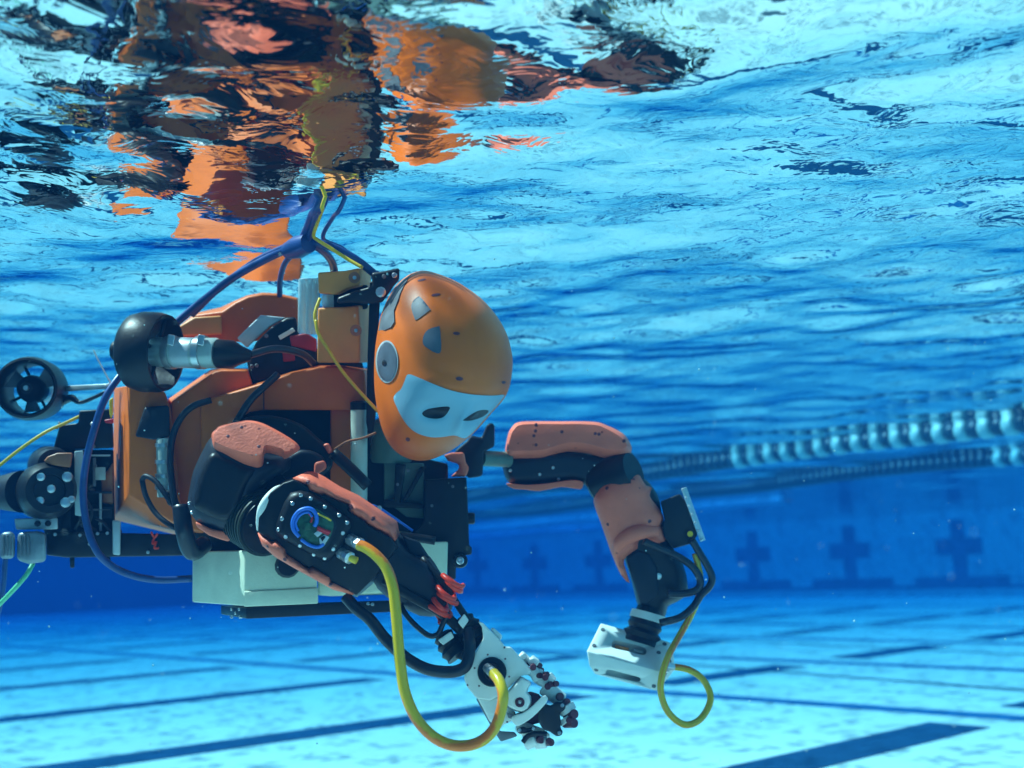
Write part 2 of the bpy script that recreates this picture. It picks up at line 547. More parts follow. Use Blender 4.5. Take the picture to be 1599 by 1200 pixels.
M['teal_tank'] = mat_plain('green_grey_tank', (0.10, 0.17, 0.14), 0.45, var=0.15)
M['lens'] = mat_plain('dark_eye_glass', (0.004, 0.005, 0.008), 0.12, var=0.1)
M['grey'] = mat_plain('grey_rubber', (0.13, 0.14, 0.16), 0.6, var=0.3, scale=30)
M['vent'] = mat_plain('grey_inset', (0.075, 0.095, 0.125), 0.5, var=0.25, scale=40)
M['face'] = mat_plain('pale_face', (0.20, 0.40, 0.52), 0.45, var=0.05, scale=12)
M['steel'] = mat_plain('brushed_steel', (0.62, 0.64, 0.66), 0.3, metal=0.85, var=0.15)
M['alu'] = mat_plain('aluminium', (0.50, 0.55, 0.58), 0.45, metal=0.4, var=0.15)
M['motor'] = mat_plain('clear_motor_can', (0.42, 0.50, 0.48), 0.3, metal=0.2, var=0.2)
M['red'] = mat_plain('red_coil', (0.95, 0.045, 0.012), 0.4, var=0.1)
M['redblock'] = mat_plain('red_block', (0.35, 0.012, 0.015), 0.5, var=0.2)
M['maroon'] = mat_plain('maroon_joint', (0.12, 0.02, 0.03), 0.5, var=0.3)
M['yellow'] = mat_plain('yellow_cord', (0.80, 0.52, 0.02), 0.45, var=0.15)
M['zip'] = mat_plain('white_cable_tie', (0.8, 0.8, 0.8), 0.5)
M['copper'] = mat_plain('copper_block', (0.42, 0.13, 0.05), 0.45, var=0.2)
M['pcb'] = mat_plain('green_board', (0.02, 0.09, 0.05), 0.4, var=0.5, scale=120)
M['wire_blue'] = mat_plain('blue_wire', (0.03, 0.16, 0.65), 0.4)
M['wire_red'] = mat_plain('red_wire', (0.6, 0.02, 0.03), 0.4)
M['greentube'] = mat_plain('green_tube', (0.15, 0.62, 0.32), 0.4)
M['greenrib'] = mat_plain('green_rib', (0.016, 0.026, 0.014), 0.5)
M['dull_metal'] = mat_plain('dull_metal', (0.22, 0.26, 0.29), 0.4, metal=0.5, var=0.3, scale=40)
M['twine'] = mat_plain('brown_twine', (0.35, 0.12, 0.05), 0.8)

def mat_acrylic():
    m, n, l, b = mat_new('clear_acrylic')
    b.inputs['Base Color'].default_value = (0.62, 0.80, 0.84, 1)
    b.inputs['Roughness'].default_value = 0.15
    b.inputs['Alpha'].default_value = 0.55
    b.inputs['Specular IOR Level'].default_value = 0.8
    return m
M['acrylic'] = mat_acrylic()

def mat_hose():
    m, n, l, b = mat_new('yellow_orange_hose')
    tc = n.new('ShaderNodeTexCoord'); sp = n.new('ShaderNodeSeparateXYZ')
    l.new(tc.outputs['UV'], sp.inputs[0])
    tw = n.new('ShaderNodeMath'); tw.operation = 'MULTIPLY'; tw.inputs[1].default_value = 2.3
    l.new(sp.outputs['Y'], tw.inputs[0])
    ad = n.new('ShaderNodeMath'); ad.operation = 'ADD'
    l.new(sp.outputs['X'], ad.inputs[0]); l.new(tw.outputs[0], ad.inputs[1])
    mu = n.new('ShaderNodeMath'); mu.operation = 'MULTIPLY'; mu.inputs[1].default_value = 6.2832
    l.new(ad.outputs[0], mu.inputs[0])
    si = n.new('ShaderNodeMath'); si.operation = 'SINE'; l.new(mu.outputs[0], si.inputs[0])
    no = n.new('ShaderNodeTexNoise'); no.inputs['Scale'].default_value = 90
    l.new(tc.outputs['Object'], no.inputs['Vector'])
    a2 = n.new('ShaderNodeMath'); a2.operation = 'MULTIPLY_ADD'; a2.inputs[1].default_value = 0.9; a2.inputs[2].default_value = -0.5
    l.new(no.outputs['Fac'], a2.inputs[0])
    a3 = n.new('ShaderNodeMath'); a3.operation = 'ADD'; l.new(si.outputs[0], a3.inputs[0]); l.new(a2.outputs[0], a3.inputs[1])
    cr = n.new('ShaderNodeValToRGB')
    cr.color_ramp.elements[0].position = 0.0; cr.color_ramp.elements[0].color = (0.72, 0.47, 0.012, 1)
    e = cr.color_ramp.elements.new(0.5); e.color = (0.74, 0.42, 0.012, 1)
    cr.color_ramp.elements[2].position = 0.75; cr.color_ramp.elements[2].color = (0.85, 0.19, 0.01, 1)
    l.new(a3.outputs[0], cr.inputs[0]); l.new(cr.outputs[0], b.inputs['Base Color'])
    b.inputs['Roughness'].default_value = 0.3
    return m
M['hose_yellow'] = mat_hose()

# ================================================================ the robot
robot = bpy.data.objects.new('diving_robot', None)
robot.location = P(500, 720, 2.25)
link(robot); bpy.context.view_layer.update()
tag(robot, 'orange and black humanoid diving robot with pale face swimming just under the surface', 'robot')

# ---- head
HC = (540 + 545 / 3.53, 400 + 590 / 3.53); HD, HF, HB = 2.08, 0.165, 0.10
head_out = Z4((430, 80), (500, 95), (600, 135), (690, 190), (770, 255), (840, 340), (885, 420), (910, 500), (922, 580), (916, 660),
              (900, 735), (868, 795), (820, 848), (772, 905), (728, 955), (690, 992), (650, 1025), (600, 1062), (530, 1100), (460, 1125), (380, 1127),
              (310, 1102), (258, 1060), (222, 1005), (196, 940), (175, 850), (160, 740), (157, 620), (163, 510), (176, 420),
              (192, 335), (228, 245), (268, 175), (312, 130), (365, 95))
_pol = sorted((math.atan2(y - HC[1], x - HC[0]), math.hypot(x - HC[0], y - HC[1])) for x, y in [tuple(p)[:2] for p in catmull([(x, y, 0) for x, y in head_out], 5, True)])
_ang = np.array([p[0] for p in _pol]); _rad = np.array([p[1] for p in _pol])
_ang = np.concatenate([_ang - 2 * math.pi, _ang, _ang + 2 * math.pi]); _rad = np.tile(_rad, 3)
def head_R(t): return float(np.interp(t, _ang, _rad))
def gauss(x, y, cx, cy_, sx, sy, rot=0):
    c, s = math.cos(rot), math.sin(rot)
    u = (x - cx) * c + (y - cy_) * s; v = -(x - cx) * s + (y - cy_) * c
    return math.exp(-(u / sx) ** 2 - (v / sy) ** 2)
def head_relief(x, y):
    h = 0.0
    h += 0.020 * gauss(x, y, 722, 662, 9, 22, 0.45)             # nose
    h -= 0.016 * gauss(x, y, 682, 644, 24, 13)                   # eye sockets
    h -= 0.014 * gauss(x, y, 746, 650, 20, 11, -0.4)
    h += 0.006 * gauss(x, y, 712, 606, 60, 14, 0.2)              # brow
    return h
def head_depth(x, y, off=0.0):
    dx, dy = x - HC[0], y - HC[1]
    r = min(0.999, math.hypot(dx, dy) / head_R(math.atan2(dy, dx)))
    return HD - HF * (1 - r ** 2.3) ** (1 / 2.05) - head_relief(x, y) - off
def build_head():
    nt, nr = 128, 40
    vs, fs = [P(HC[0], HC[1], head_depth(*HC))], []
    for i in range(1, 2 * nr):
        ph = math.pi * i / (2 * nr)
        for k in range(nt):
            t = 2 * math.pi * k / nt - math.pi
            r = math.sin(ph); R_ = head_R(t) * r
            x, y = HC[0] + R_ * math.cos(t), HC[1] + R_ * math.sin(t)
            if i < nr: d = head_depth(x, y)
            elif i == nr: d = HD
            else: d = HD + HB * min(1, -math.cos(ph) * 1.4)
            vs.append(P(x, y, d))
    vs.append(P(HC[0], HC[1], HD + HB))
    for k in range(nt): fs.append((0, 1 + (k + 1) % nt, 1 + k))
    for i in range(2 * nr - 2):
        for k in range(nt):
            a = 1 + i * nt + k; b = 1 + i * nt + (k + 1) % nt
            fs.append((a, b, b + nt, a + nt))
    last = len(vs) - 1
    for k in range(nt): fs.append((last, last - nt + k, last - nt + (k + 1) % nt))
    return mesh_obj('head', vs, fs, M['shell'], robot, True)
head = build_head()
def on_head(name, pts, off, mat, smooth=4, step=4.0, thick=0.006):
    """inset or plate lying on the head's curved shell"""
    if smooth: pts = [(p[0], p[1]) for p in catmull([(x, y, 0) for x, y in pts], smooth, True)]
    n = len(pts)
    xs = [p[0] for p in pts]; ys = [p[1] for p in pts]
    seg_ = np.array(pts); seg2 = np.roll(seg_, -1, 0)
    def ins(x, y):
        c = ((seg_[:, 1] > y) != (seg2[:, 1] > y))
        with np.errstate(divide='ignore', invalid='ignore'):
            xi = (seg2[:, 0] - seg_[:, 0]) * (y - seg_[:, 1]) / (seg2[:, 1] - seg_[:, 1]) + seg_[:, 0]
        return (c & (x < xi)).sum() % 2 == 1
    ext = [Vector(p) for p in pts]
    for x in np.arange(min(xs) + 1, max(xs), step):
        for y in np.arange(min(ys) + 1, max(ys), step):
            if ins(x, y) and (np.hypot(seg_[:, 0] - x, seg_[:, 1] - y).min() > step * 0.5): ext.append(Vector((x, y)))
    ov, oe, of, *_r = delaunay_2d_cdt(ext, [(i, (i + 1) % n) for i in range(n)], [], 1, 1e-4)
    bm = bmesh.new()
    bv = [bm.verts.new(P(v.x, v.y, head_depth(v.x, v.y, off))) for v in ov]
    for f in of: bm.faces.new([bv[i] for i in f])
    rim = [e for e in bm.edges if len(e.link_faces) == 1]
    r = bmesh.ops.extrude_edge_only(bm, edges=rim)
    o_ = R3 @ Vector((0, 0, -thick))
    for g in r['geom']:
        if isinstance(g, bmesh.types.BMVert): g.co += o_
    bmesh.ops.holes_fill(bm, edges=[e for e in bm.edges if len(e.link_faces) == 1], sides=0)
    o = bm_obj(name, bm, mat, head, True)
    m = o.modifiers.new('edges', 'EDGE_SPLIT'); m.split_angle = math.radians(50)
    return o
on_head('face_mask', Z4((345, 652), (400, 670), (470, 700), (560, 735), (650, 757), (740, 768), (820, 770), (872, 765), (868, 785), (818, 843), (768, 898),
        (724, 950), (688, 985), (655, 1006), (600, 990), (540, 998), (470, 1000), (400, 980), (350, 945), (310, 890), (280, 830),
        (264, 785), (280, 755), (305, 735), (325, 690)), 0.0025, M['face'], 3, 4.0)
on_head('eye', Z4((422, 868), (440, 850), (480, 839), (540, 831), (573, 833), (570, 852), (545, 885), (510, 897), (465, 895), (435, 885)), 0.003, M['black'], 3, 3.0)
on_head('eye', Z4((648, 907), (665, 893), (710, 863), (750, 849), (785, 851), (786, 862), (760, 885), (720, 901), (680, 909)), 0.003, M['black'], 3, 3.0)
on_head('vent', Z4((393, 229), (412, 226), (464, 289), (460, 301), (392, 351), (379, 340), (362, 285), (371, 250)), 0.0015, M['vent'], 3)
on_head('vent', Z4((430, 440), (455, 406), (508, 389), (520, 400), (527, 520), (498, 535), (440, 500), (426, 478)), 0.0015, M['vent'], 3)
ear = [(227 + 62 * math.cos(a), 583 + 118 * math.sin(a)) for a in np.linspace(0, 2 * math.pi, 28, endpoint=False)]
ear2 = [(227 + 54 * math.cos(a), 583 + 108 * math.sin(a)) for a in np.linspace(0, 2 * math.pi, 28, endpoint=False)]
on_head('ear_ring', Z4(*ear), 0.003, M['alu'], 0)
on_head('ear_disc', Z4(*ear2), 0.0045, M['vent'], 0)
on_head('ear_bolt', Z4(*[(212 + 12 * math.cos(a), 590 + 16 * math.sin(a)) for a in np.linspace(0, 6.28, 10, endpoint=False)]), 0.007, M['black'], 0)
on_head('shell_rim', Z4((181, 412), (215, 408), (250, 392), (268, 362), (266, 300), (290, 240), (312, 180), (340, 132), (366, 97), (316, 131), (272, 174), (232, 246), (196, 337)), 0.006, M['grey'], 0, 4.0, 0.012)
for (x, y, a, b, r_) in ((420, 132, 24, 6, -0.2), (498, 213, 26, 7, -0.15), (612, 427, 20, 9, 0.1), (628, 677, 20, 11, 0.1), (343, 1012, 13, 11, 0.5), (872, 697, 12, 8, 0)):
    on_head('screw_hole', Z4(*[(x + a * math.cos(t) * math.cos(r_) - b * math.sin(t) * math.sin(r_), y + a * math.cos(t) * math.sin(r_) + b * math.sin(t) * math.cos(r_)) for t in np.linspace(0, 6.28, 12, endpoint=False)]), 0.0012, M['maroon'], 0, 3.0)  # raised dark plates; the shade inside each hole is painted

# ---- neck blocks, plate and clamp behind the head
nb = slab('neck_block', Z3((985, 325), (1150, 318), (1240, 308), (1250, 500), (1250, 668), (980, 668)), 2.18, 0.14, M['tan'], robot, 0.004, shift=(21, -1))
nt_ = slab('neck_block', Z3((985, 103), (1160, 92), (1245, 74), (1250, 185), (1170, 205), (1100, 240), (990, 235)), 2.18, 0.14, M['tan'], robot, 0.004, shift=(18, 2))
for o_, (x, y) in ((nt_, (1215, 135)), (nb, (1225, 465))):
    (px, py), = Z3((x, y))
    lathe('bolt_hole', P(px, py, 2.1785), P(px, py, 2.19), [(0, 0.0105), (0.2, 0.0065), (0.9, 0.006), (0.9, 0)], M['copper'], o_, 16)
    screw(o_, px, py, 2.186, 0.004, M['steel'], 0.002)
slab('neck_core', Z3((1040, 215), (1200, 190), (1300, 180), (1300, 330), (1180, 345), (1040, 340)), 2.22, 0.09, M['black'], robot, 0.004)
slab('mounting_plate', [(578, 440), (596, 436), (592, 500), (588, 640), (580, 700), (572, 660), (574, 560)], 2.16, 0.03, M['black'], robot, 0.003)
clamp = slab('clamp', Z3((1105, 262), (1200, 225), (1330, 188), (1320, 105), (1400, 95), (1498, 74), (1496, 150), (1460, 190), (1430, 235), (1390, 290), (1325, 300), (1180, 290), (1110, 300)), 2.14, 0.05, M['black'], robot, 0.005)
screw(clamp, *Z3((1380, 225))[0], 2.137, 0.0095, M['steel'], 0.004)
screw(clamp, *Z3((1465, 120))[0], 2.137, 0.005, M['steel'], 0.003)
screw(clamp, *Z3((1400, 128))[0], 2.137, 0.004, M['grey'], 0.003)
# clear tubes
for (xa, r_, yb) in ((895, 0.009, 485), (938, 0.008, 490), (972, 0.009, 490)):
    (a, b), (c, d) = Z3((xa, 140), (xa - 5, yb))
    ac = lathe('clear_tube', (a, b, 2.22), (c, d, 2.22), [(0, r_ * 0.6), (0.02, r_), (0.96, r_), (1, r_ * 0.7)], M['acrylic'], robot, 20)
    lathe('tube_core', (a, b + 8, 2.22), (c, d - 6, 2.22), [(0, r_ * 0.45), (1, r_ * 0.45)], M['alu'], ac, 12)
slab('clear_window', Z3((1010, 240), (1085, 238), (1088, 322), (1012, 322)), 2.2, 0.02, M['acrylic'], robot, 0.002)

# ---- torso foam
fb = prism('foam_block', Z3((105, 455), (215, 368), (390, 345), (470, 290), (550, 252), (640, 234), (740, 238), (860, 268), (870, 480), (560, 540), (120, 520)),
           Z3((110, 448), (215, 358), (380, 320), (460, 282), (545, 246), (640, 228), (745, 234), (870, 262), (885, 470), (560, 530), (125, 515)),
           2.42, 2.70, M['orange'], robot, 0.005)
slab('foam_inlay', Z3((118, 440), (215, 382), (385, 372), (388, 490), (130, 500)), 2.405, 0.03, M['tan'], fb, 0.004)
prism('foam_block', [(268, 628), (335, 581), (346, 578), (386, 578), (394, 602), (330, 628), (318, 640), (318, 832), (300, 828), (270, 760)],
      [(262, 624), (328, 578), (346, 574), (392, 576), (398, 600), (330, 622), (320, 632), (322, 836), (298, 836), (266, 762)], 2.26, 2.52, M['orange'], robot, 0.004)
beam = prism('foam_beam', [(314, 634), (333, 622), (410, 599), (455, 583), (500, 573), (528, 573), (570, 580), (573, 626), (550, 641), (410, 641), (390, 644), (362, 662), (352, 830), (314, 826)],
      [(310, 628), (333, 616), (410, 594), (455, 578), (500, 569), (530, 569), (578, 576), (580, 622), (552, 637), (410, 637), (392, 640), (364, 656), (356, 834), (312, 832)], 2.215, 2.40, M['orange'], robot, 0.004)
slab('beam_joint', [(411.5, 601), (413, 600.5), (413, 640), (411.5, 640)], 2.2135, 0.01, M['black'], beam, 0)
slab('foam_strip', Z5((985, 40), (1115, 40), (1116, 590), (1080, 600), (985, 545)), 2.24, 0.06, M['orange'], robot, 0.004)
prism('foam_block', [(201, 602), (258, 613), (267, 640), (287, 826), (201, 773)], [(178, 606), (252, 606), (266, 636), (284, 838), (176, 812)],
      2.25, 2.58, M['orange'], robot, 0.003)
slab('foam_block', [(158, 748), (168, 735), (177, 722), (177, 788), (160, 786)], 2.4, 0.05, M['copper'], robot, 0.004)
slab('foam_wedge', [(258, 760), (280, 770), (285, 800), (262, 788)], 2.238, 0.02, M['orange'], robot, 0.003)
slab('torso_core', [(270, 640), (420, 585), (570, 600), (600, 700), (700, 725), (700, 880), (560, 905), (300, 870)], 2.345, 0.1, M['black'], robot, 0.004)  # black core added to fill the dark gaps inside the body
slab('torso_core', [(385, 560), (470, 545), (560, 545), (575, 600), (500, 640), (400, 640)], 2.34, 0.08, M['black'], robot, 0.004)
slab('pale_panel', Z3((480, 515), (630, 368), (790, 385), (690, 440), (600, 520), (545, 575)), 2.33, 0.02, M['alu'], robot, 0.003)
slab('torso_cover', Z3((560, 620), (600, 540), (700, 440), (790, 385), (850, 380), (870, 500), (980, 520), (985, 680), (640, 780), (580, 790), (560, 700)), 2.31, 0.05, M['black'], robot, 0.006)
slab('label_plate', Z3((738, 500), (830, 448), (846, 470), (752, 525)), 2.305, 0.01, M['white'], robot, 0.001)
slab('red_box', Z3((810, 500), (915, 482), (980, 520), (978, 600), (820, 560)), 2.302, 0.02, M['redblock'], robot, 0.003)
slab('red_box', Z3((765, 600), (840, 595), (845, 655), (770, 662)), 2.298, 0.02, M['redblock'], robot, 0.003)
for (x, y) in ((665, 500), (605, 685), (575, 690)):
    screw(robot, *Z3((x, y))[0], 2.305, 0.004, M['grey'], 0.003, 'bolt')

# ---- thruster on the shoulder, axis running to the right
def thruster_shoulder():
    a, b = P(204, 549, 2.238), P(260, 551, 2.222)
    R_ = 0.076
    sh = lathe('thruster', a, b, [(0.0, R_ * 0.80), (0.12, R_ * 0.93), (0.4, R_), (0.8, R_ * 0.99), (1.0, R_ * 0.94), (1.0, R_ * 0.88), (0.5, R_ * 0.86), (0.1, R_ * 0.78)], M['black'], robot, 48, ring=True)
    lathe('hub', P(178, 548, 2.245), P(215, 549, 2.236), [(0, 0.017), (0.08, 0.020), (0.5, 0.021), (1, 0.03)], M['black'], sh, 24)
    mt = lathe('motor', P(236, 550, 2.226), P(341, 552, 2.19), [(0, 0.022), (0.06, 0.028), (0.97, 0.0285), (1, 0.026)], M['motor'], sh, 32)
    lathe('motor_label', P(277, 551, 2.212), P(305, 551.5, 2.2025), [(0, 0.0288), (1, 0.0288)], M['alu'], sh, 32)
    for x in (268, 315):
        t = (x - 236) / 105
        c0 = P(x - 5, 550.5, 2.227 - 0.036 * t); c1 = P(x + 5, 550.7, 2.2235 - 0.036 * t)
        lathe('clamp_band', c0, c1, [(0, 0.0285), (0, 0.0315), (1, 0.0315), (1, 0.0285)], M['steel'], sh, 32, ring=True)
        slab('clamp_screw', [(x - 5, 522), (x + 6, 524), (x + 3, 541), (x - 8, 538)], 2.192 - 0.034 * t, 0.014, M['steel'], sh, 0.002)
    lathe('cable_boot', P(336, 552, 2.192), P(392, 556, 2.20), [(0, 0.027), (0.5, 0.0265), (0.75, 0.017), (1, 0.010)], M['black'], sh, 28)
    for k in range(4):
        an = k * math.pi / 2 + 0.6
        ax = (b - a).normalized(); u = ax.orthogonal().normalized(); v = ax.cross(u)
        e = a + (b - a) * 0.75
        d_ = u * math.cos(an) + v * math.sin(an)
        tube('stator', [e + d_ * 0.02, e + d_ * (R_ * 0.9)], 0.004, M['black'], sh, 2, 8)
    ax = (b - a).normalized()
    u = ax.orthogonal().normalized(); v = ax.cross(u)
    for k in range(3):
        an = k * 2.094
        q = Quaternion(ax, an)
        pts = [Vector((0.02, -0.008, -0.01)), Vector((0.058, -0.022, -0.014)), Vector((0.062, 0.018, 0.014)), Vector((0.02, 0.008, 0.01))]
        c = a + (b - a) * 0.4
        vs = [c + q @ (u * p.x + v * p.y + ax * p.z) for p in pts]
        vs += [p + ax * 0.003 for p in vs]
        mesh_obj('blade', vs, [(0, 1, 2, 3), (7, 6, 5, 4), (0, 4, 5, 1), (1, 5, 6, 2), (2, 6, 7, 3), (3, 7, 4, 0)], M['grey'], sh)
thruster_shoulder()

# ---- thruster at the tail, its mouth turned to the viewer
def thruster_tail():
    a, b = P(40, 606, 2.42), P(62, 610, 2.53)
    R_ = 0.064
    ax = (b - a).normalized()
    sh = lathe('thruster', a, b, [(0.0, R_ * 0.90), (0.02, R_ * 0.97), (0.25, R_ * 1.04), (0.8, R_), (1.0, R_ * 0.93), (1.0, R_ * 0.82), (0.5, R_ * 0.80), (0.08, R_ * 0.82)], M['black'], robot, 48, ring=True)
    lathe('hub', a + ax * 0.005, a + ax * 0.075, [(0, 0), (0.02, 0.012), (0.25, 0.024), (0.6, 0.029), (1, 0.029)], M['black'], sh, 28)
    lathe('hub_tip', a - ax * 0.001, a + ax * 0.008, [(0, 0), (0.1, 0.005), (1, 0.006)], M['steel'], sh, 12)
    lathe('motor', a + ax * 0.07, a + ax * 0.16, [(0, 0.025), (1, 0.025)], M['motor'], sh, 24)
    u = ax.orthogonal().normalized(); v = ax.cross(u)
    for k in range(4):
        an = k * math.pi / 2 + 0.35
        d_ = u * math.cos(an) + v * math.sin(an)
        tube('stator', [a + ax * 0.085 + d_ * 0.02, a + ax * 0.085 + d_ * (R_ * 0.86)], 0.0032, M['black'], sh, 2, 8)
    for k in range(3):
        q = Quaternion(ax, k * 2.094 + 0.3)
        pts = [(0.022, -0.010, -0.008), (0.046, -0.024, -0.012), (0.049, 0.016, 0.012), (0.022, 0.010, 0.008)]
        vs = [a + ax * 0.045 + q @ (u * p[0] + v * p[1] + ax * p[2]) for p in pts]
        vs += [p + ax * 0.0025 for p in vs]
        mesh_obj('blade', vs, [(0, 1, 2, 3), (7, 6, 5, 4), (0, 4, 5, 1), (1, 5, 6, 2), (2, 6, 7, 3), (3, 7, 4, 0)], M['grey'], sh)
    hull('strut', [(98, 603, 2.5), (98, 612, 2.5), (180, 599, 2.42), (180, 607, 2.42), (98, 603, 2.52), (98, 612, 2.52), (180, 599, 2.44), (180, 607, 2.44)], M['alu'], sh, 0.001)
    tube('cable', [(96, 628, 2.5), (112, 622, 2.48), (125, 629, 2.46), (145, 622, 2.44), (166, 612, 2.42)], [0.009, 0.008, 0.004, 0.004, 0.004], M['hose_black'], sh)
    tube('cable_tie', [(146, 547, 2.40), (152, 560, 2.405), (160, 575, 2.41), (168, 590, 2.41), (172, 598, 2.415), (164, 602, 2.415)], 0.0016, M['zip'], sh, 5, 6)
thruster_tail()

# ---- vertical thruster inside the torso
vt = hull('motor_cap', [(211, 682, 2.232), (226, 636, 2.228), (264, 633, 2.228), (266, 682, 2.225), (240, 688, 2.222), (211, 682, 2.25), (226, 636, 2.25), (264, 633, 2.25), (266, 682, 2.25)], M['navy'], robot, 0.004)
lathe('motor', (256, 684, 2.232), (258, 776, 2.232), [(0, 0.012), (0.04, 0.0145), (1, 0.0145)], M['motor'], vt, 24)
for y in (692, 718, 740, 758):
    lathe('clamp_band', (256.2, y, 2.232), (256.3, y + 6, 2.232), [(0, 0.0145), (0, 0.0165), (1, 0.0165), (1, 0.0145)], M['steel'], vt, 24, ring=True)

# ---- tail frame
tb = slab('tail_box', Z2((495, 85), (700, 75), (712, 320), (330, 335), (375, 175), (490, 165)), 2.37, 0.08, M['black'], robot, 0.004)
slab('tail_frame', Z2((300, 330), (710, 330), (720, 880), (700, 960), (300, 960), (260, 760)), 2.42, 0.06, M['black'], robot, 0.004)
lathe('tail_dome', (72, 728, 2.45), (84, 726, 2.33), [(0, 0.035), (0.3, 0.040), (0.8, 0.036), (1, 0.030)], M['navy'], robot, 32)
pod = lathe('camera_pod', P(66, 768, 2.40), P(78, 766, 2.28), [(0, 0.050), (0.1, 0.056), (0.7, 0.056), (0.9, 0.050), (1, 0.044), (1.0, 0.030), (0.92, 0.028), (0.92, 0)], M['black'], robot, 40)
lathe('pod_nose', P(-6, 770, 2.38), P(36, 768, 2.34), [(0, 0.024), (0.2, 0.034), (1, 0.042)], M['navy'], robot, 32)
for x, y, r_ in ((255, 500, 0.008), (420, 500, 0.010), (320, 575, 0.008), (250, 650, 0.008), (410, 660, 0.010), (447, 640, 0.007)):
    screw(pod, *Z2((x, y))[0], 2.275, r_, M['steel'], 0.006)
tube('white_arc', [(*p, 2.285) for p in Z2((198, 490), (225, 470), (262, 456), (292, 455))], 0.003, M['yellow'], pod, 4, 8)
tube('white_arc', [(*p, 2.285) for p in Z2((138, 622), (140, 590), (152, 562), (166, 548))], 0.0028, M['white'], pod, 4, 8)
tube('white_arc', [(*p, 2.28) for p in Z2((172, 650), (168, 600), (176, 560), (188, 530))], 0.003, M['white'], pod, 4, 8)
slab('copper_block', Z2((272, 402), (300, 372), (360, 350), (455, 350), (440, 442), (330, 428)), 2.29, 0.05, M['copper'], robot, 0.003)
slab('clear_panel', Z2((465, 340), (520, 335), (525, 750), (468, 740)), 2.33, 0.02, M['acrylic'], robot, 0.002)
slab('slotted_rail', Z2((88, 762), (360, 755), (362, 828), (100, 830)), 2.33, 0.03, M['alu'], robot, 0.003)
for x in (235, 300):
    screw(robot, *Z2((x, 792))[0], 2.328, 0.006, M['black'], 0.004, 'rail_hole')
for pts in (((0, 850), (60, 842), (95, 850), (92, 1010), (0, 1015)), ((110, 848), (230, 838), (290, 850), (288, 1030), (180, 1045), (105, 1020))):
    k = slab('grey_knob', Z2(*pts), 2.30, 0.05, M['dull_metal'], robot, 0.008)
    c = Z2(*pts)
    for i in range(3):
        x = c[0][0] + 4 + i * 6
        slab('knob_rib', [(x, c[0][1] + 4), (x + 2.5, c[0][1] + 4), (x + 2.5, c[0][1] + 36), (x, c[0][1] + 36)], 2.297, 0.01, M['grey'], k, 0.001)
slab('tail_beam', Z2((290, 850), (700, 850), (1210, 862), (1200, 992), (420, 1005), (290, 990)), 2.36, 0.05, M['black'], robot, 0.004)
for pts in (((435, 1000), (466, 1000), (466, 1070), (438, 1070)), ((640, 1000), (690, 1000), (692, 1050), (660, 1062))):
    slab('foot', Z2(*pts), 2.37, 0.02, M['black'], robot, 0.003)
slab('bracket', Z2((702, 770), (755, 775), (752, 990), (705, 985)), 2.345, 0.02, M['alu'], robot, 0.003)
for i in range(9):
    x, y = 380 + i * 34 + random.uniform(-8, 8), 350 + random.uniform(0, 560)
    hull('tail_part', [(*q, d_) for q in Z2((x, y), (x + random.uniform(20, 60), y + 5), (x + 40, y + random.uniform(25, 70)), (x - 5, y + 40)) for d_ in (2.395, 2.45)], random.choice([M['black'], M['navy'], M['grey'], M['black']]), robot, 0.002)
for x, y in ((610, 855), (670, 852), (345, 860), (925, 970), (500, 865), (560, 920)):
    screw(robot, *Z2((x, y))[0], 2.355, 0.0035, M['steel'], 0.003, 'bolt')
for i in range(16):
    x, y = random.uniform(330, 690), random.uniform(120, 900)
    screw(robot, *Z2((x, y))[0], 2.366 if y < 340 else 2.412, random.choice([0.0025, 0.0035, 0.005]), random.choice([M['steel'], M['grey'], M['alu']]), 0.004, 'bolt')
for x0, x1, y0, y1, mt in ((560, 690, 360, 372, 'alu'), (580, 600, 380, 560, 'grey'), (530, 700, 590, 606, 'navy'), (620, 636, 600, 840, 'alu'), (545, 690, 700, 712, 'grey'), (590, 660, 440, 520, 'motor'), (640, 700, 690, 760, 'navy'), (380, 440, 700, 850, 'black')):
    hull('tail_part', [(*q, d_) for q in Z2((x0, y0), (x1, y0), (x0, y1), (x1, y1)) for d_ in (2.385, 2.415)], M[mt], robot, 0.001)
for k, pts in enumerate((((540, 640), (575, 720), (560, 800), (620, 850)), ((600, 760), (650, 790), (700, 850), (760, 840)), ((480, 690), (500, 760), (470, 830)))):
    tube('wire', [(*p, 2.37) for p in Z2(*pts)], 0.003, M['hose_black'], robot, 5, 8)
tube('red_thread', [(*p, 2.35 + 0.004 * (i % 2)) for i, p in enumerate(Z2((945, 845), (965, 880), (985, 855), (960, 890), (955, 920), (975, 905), (965, 945), (992, 945)))], 0.0022, M['red'], robot, 4, 6)
slab('yellow_tab', Z2((682, 20), (708, 0), (708, 110), (692, 135), (684, 100)), 2.33, 0.01, M['yellow'], robot, 0.002)
slab('red_tab', Z2((652, 145), (710, 135), (710, 168), (660, 165)), 2.345, 0.01, M['wire_red'], robot, 0.002)

